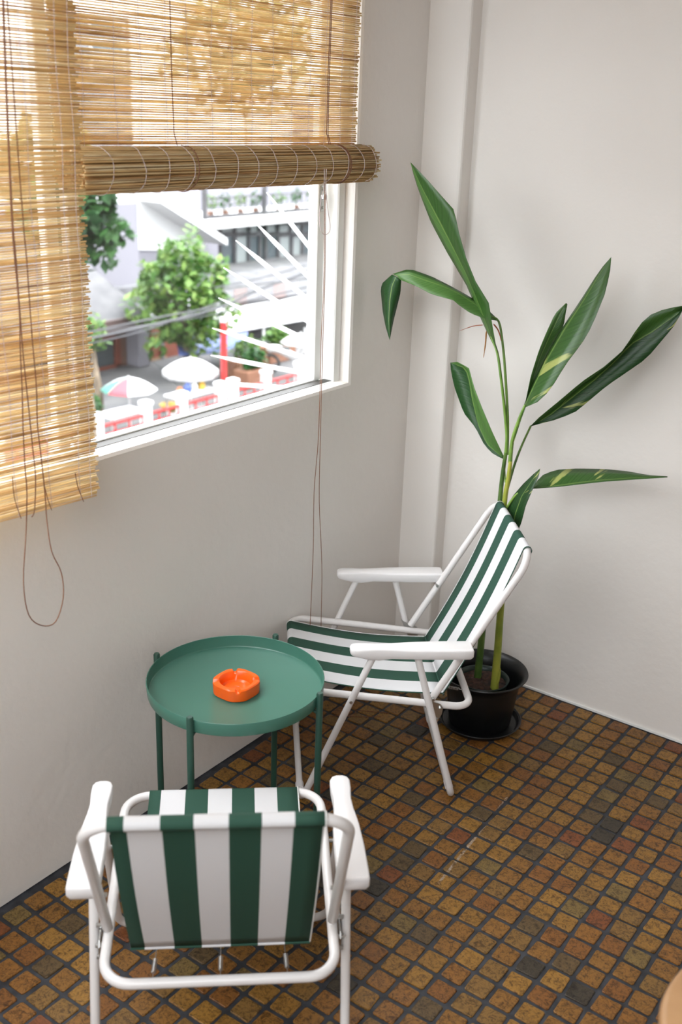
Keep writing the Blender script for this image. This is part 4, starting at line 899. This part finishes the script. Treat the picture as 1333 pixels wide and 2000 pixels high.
for k, x in enumerate((412, 440, 470, 500, 545, 580, 610)):
    p = ox(x, 400, RX_ + .1); pt = tag(empty('balcony_plant', (p.x, p.y, s1_)), None, 'plant', 'plants along the modern block balcony')
    pt['label'] = ['leftmost', 'second', 'third', 'fourth', 'fifth', 'sixth', 'rightmost'][k] + ' leafy plant along the far balcony'
    MB().lathe([(.14, 0), (.19, .3), (.2, .32), (.16, .32)], n=12).build('pot', 'terracotta', pt, True)
    foliage(90, (0, 0, .8), (.45, .5, .55), .22, 'leafy_dark' if k % 2 else 'leafy', 'foliage', pt, (0, 0, 0))
# grey sheet roofs and white awning in front of the block
rr0 = tag(empty('tin_roof', (-26, ox(520, 560, -26).y, GZ)), 'grey sheet-metal roof below the glazed floor', 'roof'); orr = tuple(rr0.location)
def slope(x0, ytop0, ybot0, x1, ytop1, ybot1, Xa, Xb, m, name, parent, org, n=10):
    A, B, C_, D = ox(x0, ytop0, Xa), ox(x1, ytop1, Xa), ox(x1, ybot1, Xb), ox(x0, ybot0, Xb)
    for k in range(n):
        q0, q1 = k / n, (k + .97) / n; a, b_, c_, d_ = A.lerp(B, q0), A.lerp(B, q1), D.lerp(C_, q1), D.lerp(C_, q0); up = Vector((0, 0, .05))
        MB().rings([[a, b_, c_, d_], [a + up, b_ + up, c_ + up, d_ + up]]).build(name, m[k % len(m)], parent, org=org)
slope(428, 540, 566, 640, 508, 540, -29.5, -27.5, ['roof_grey'], 'roof_sheet', rr0, orr, 8)
slope(430, 572, 600, 650, 543, 566, -27.4, -25, ['roof_grey', 'roof_rust', 'roof_grey'], 'roof_sheet', rr0, orr, 9)
MB().box(-29, -25.2, ox(430, 600, -25).y, ox(650, 570, -25).y, GZ, ox(540, 600, -25.2).z).build('wall', 'out_white', rr0, org=orr)
hW = tag(empty('white_awning', (-24, ox(520, 620, -24).y, GZ)), 'long white awning over the shaded shop front', 'awning'); ohw = tuple(hW.location)
slope(440, 606, 652, 640, 572, 618, -25, -23, ['canvas'], 'awning_panel', hW, ohw, 6)
for x in (448, 515, 596): p = ox(x, 640, -23.1); MB().tube([(p.x, p.y, GZ), (p.x, p.y, p.z)], .05, 8).build('post', 'out_white', hW, True, ohw)
sw_ = tag(empty('shop_front', (-25, ox(520, 660, -25).y, GZ)), 'pale shop front with dark openings below the white awning', 'building'); osw = tuple(sw_.location)
MB().box(-25.2, -24.9, ox(430, 660, -25).y, ox(660, 660, -25).y, GZ, ox(520, 630, -25).z).build('wall', 'out_lilac', sw_, org=osw)
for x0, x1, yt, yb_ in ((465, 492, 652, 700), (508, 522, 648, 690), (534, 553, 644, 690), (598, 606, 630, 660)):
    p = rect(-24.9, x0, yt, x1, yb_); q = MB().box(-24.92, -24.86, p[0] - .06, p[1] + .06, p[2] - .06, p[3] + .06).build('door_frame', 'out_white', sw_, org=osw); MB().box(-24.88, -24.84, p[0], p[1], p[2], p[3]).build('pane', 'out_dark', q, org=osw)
# planters
for k, (x0, x1, yb_, X) in enumerate(((452, 512, 716, -20.3), (515, 566, 700, -20.9), (470, 520, 735, -19.2))):
    a, c = ox(x0, yb_, X), ox(x1, yb_, X); p = tag(empty('street_planter', (X, (a.y + c.y) / 2, GZ)), ['long brick planter of green shrubs left of the small umbrella', 'shorter shrub planter nearest the small umbrella', 'front planter of low shrubs by the red pole'][k], 'planter', 'street planters'); L = (c.y - a.y) / 2
    MB().bbox(-.3, .3, -L, L, 0, .55, .03).build('trough', 'terracotta', p); foliage(260, (0, 0, .85), (.4, L, .45), .22, 'leafy_dark' if k == 2 else 'leafy', 'foliage', p, (0, 0, 0))
# parked motorbike
mp_ = ox(566, 700, -19.4); mo = tag(empty('motorbike', (mp_.x, mp_.y, GZ), .5), 'pale parked motorbike beside the small white umbrella', 'motorbike')
for s in (-1, 1): MB().tube([(.62 * s + .27 * math.cos(a * math.pi / 10), 0, .3 + .27 * math.sin(a * math.pi / 10)) for a in range(20)], .05, 8, closed=True).build('wheel', 'out_dark', mo, True)
MB().tube(smooth_path([(-.75, 0, .75), (-.4, 0, .78), (0, 0, .62), (.25, 0, .55), (.45, 0, .9)], 3), [.05] + [.13] * 8 + [.1] * 3 + [.05], 10).build('body', 'out_white', mo, True)
MB().tube([(.62, 0, .3), (.42, 0, 1.02)], .04, 8).build('fork', 'steel', mo, True); MB().tube([(.42, -.33, 1.05), (.40, 0, 1.0), (.42, .33, 1.05)], .02, 8).build('handlebar', 'steel', mo, True)
MB().bbox(-.7, .0, -.13, .13, .76, .86, .04).build('saddle', 'out_dark', mo)

# trees
def tree(px_, py_, X, rpx, n, size, m, label, name='street_tree', squash=1.0, trunk=True):
    c = ox(px_, py_, X); dep = (c - Vector(CAM)).length; R = rpx * dep / F
    t = tag(empty(name, (c.x, c.y, GZ)), label, 'tree', 'trees along the street'); zc = c.z - GZ
    foliage(n, (0, 0, zc), (R, R, R * squash), size, m, 'foliage', t, (0, 0, 0))
    tr = MB().tube(smooth_path([(0, 0, 0), (.06, .05, zc * .35), (-.05, .02, zc * .7), (0, 0, zc)], 3), [.14 - .09 * k / 9 for k in range(10)], 8).build('trunk', 'bark', t, True)
    for k in range(5):
        a = k * 1.26; MB().tube([(0, 0, zc - R * .7), (R * .3 * math.cos(a), R * .3 * math.sin(a), zc - R * .2), (R * .6 * math.cos(a), R * .6 * math.sin(a), zc + R * .25)], [.05, .035, .015], 6).build('branch', 'bark', t, True)
    return t
tree(358, 580, -21.4, 122, 3000, .30, 'leafy', 'bright green street tree in front of the white house', squash=1.15)
tree(148, 420, -13, 110, 1700, .26, 'leafy_dark', 'dark green tree by the edge of the lowered blind', squash=1.1)
tree(182, 652, -19.2, 34, 320, .2, 'leafy', 'small green tree in front of the brick shop', squash=1.3)
tree(178, 790, -18.3, 24, 220, .22, 'leafy_dark', 'low dark shrub beside the striped umbrella', name='street_shrub', squash=1.0)
tree(480, 95, -52, 170, 2600, .75, 'leafy_gold', 'large golden green tree behind the half-rolled blind', squash=.85)
tree(90, 330, -22, 120, 1400, .4, 'leafy_gold', 'golden green tree behind the lowered blind', squash=1.0)
p = rect(-50, 160, 30, 255, 160); bT, oT = building('far_tower', -50, p[0], 'grey building seen through the half-rolled blind')
MB().box(-54, -50, p[0], p[1], GZ, p[3]).build('wall', 'out_grey', bT, org=oT)
for k in range(3):
    z0 = p[2] + .5 + 1.1 * k; q = MB().box(-50.05, -49.95, p[0] + .6, p[1] - .5, z0, z0 + .7).build('window', 'out_white', bT, org=oT); MB().box(-49.96, -49.93, p[0] + .7, p[1] - .6, z0 + .1, z0 + .6).build('pane', 'out_glass2', q, org=oT)
# overhead cables
for k, (pts, r) in enumerate((([(60, 682), (180, 660), (300, 634), (420, 604), (520, 560), (640, 520)], .035), ([(60, 672), (180, 648), (300, 622), (430, 598), (540, 575), (660, 545)], .025), ([(60, 690), (190, 668), (300, 640), (430, 590), (560, 545), (660, 505)], .02), ([(420, 562), (520, 540), (640, 505)], .02), ([(60, 664), (250, 640), (430, 612), (660, 560)], .018))):
    q = smooth_path([ox(x, y, -18.2 - .25 * k) for x, y in pts], 4)
    tag(MB().tube(q, r, 6).build('overhead_cable', 'cable', None, True, org=q[0], loc=q[0]), ['thickest', 'second lowest', 'lowest', 'short upper', 'thinnest'][k] + ' overhead cable strung along the street', 'cable', 'cables over the street')
# terrace farther along the street, out of the picture's own view
ty0 = ox(705, 600, -38).y + 2.5; bW, oW = building('far_terrace', -38, ty0 + 18, 'pale terrace farther down the street beyond the window edge')
MB().box(-46, -38, ty0, ty0 + 36, GZ, 2.2).build('wall', 'out_lilac', bW, org=oW); MB().bbox(-46.3, -37.6, ty0 - .2, ty0 + 36.2, 2.2, 2.6, .03).build('parapet', 'out_white', bW, org=oW)
for z0 in (-5.2, -2.4, .2):
    for k in range(12):
        ya_ = ty0 + .8 + 3 * k; q = MB().box(-38.05, -37.94, ya_, ya_ + 1.6, z0, z0 + 1.5).build('window', 'out_white', bW, org=oW); MB().box(-37.95, -37.92, ya_ + .1, ya_ + 1.5, z0 + .1, z0 + 1.4).build('pane', 'out_glass2', q, org=oW)
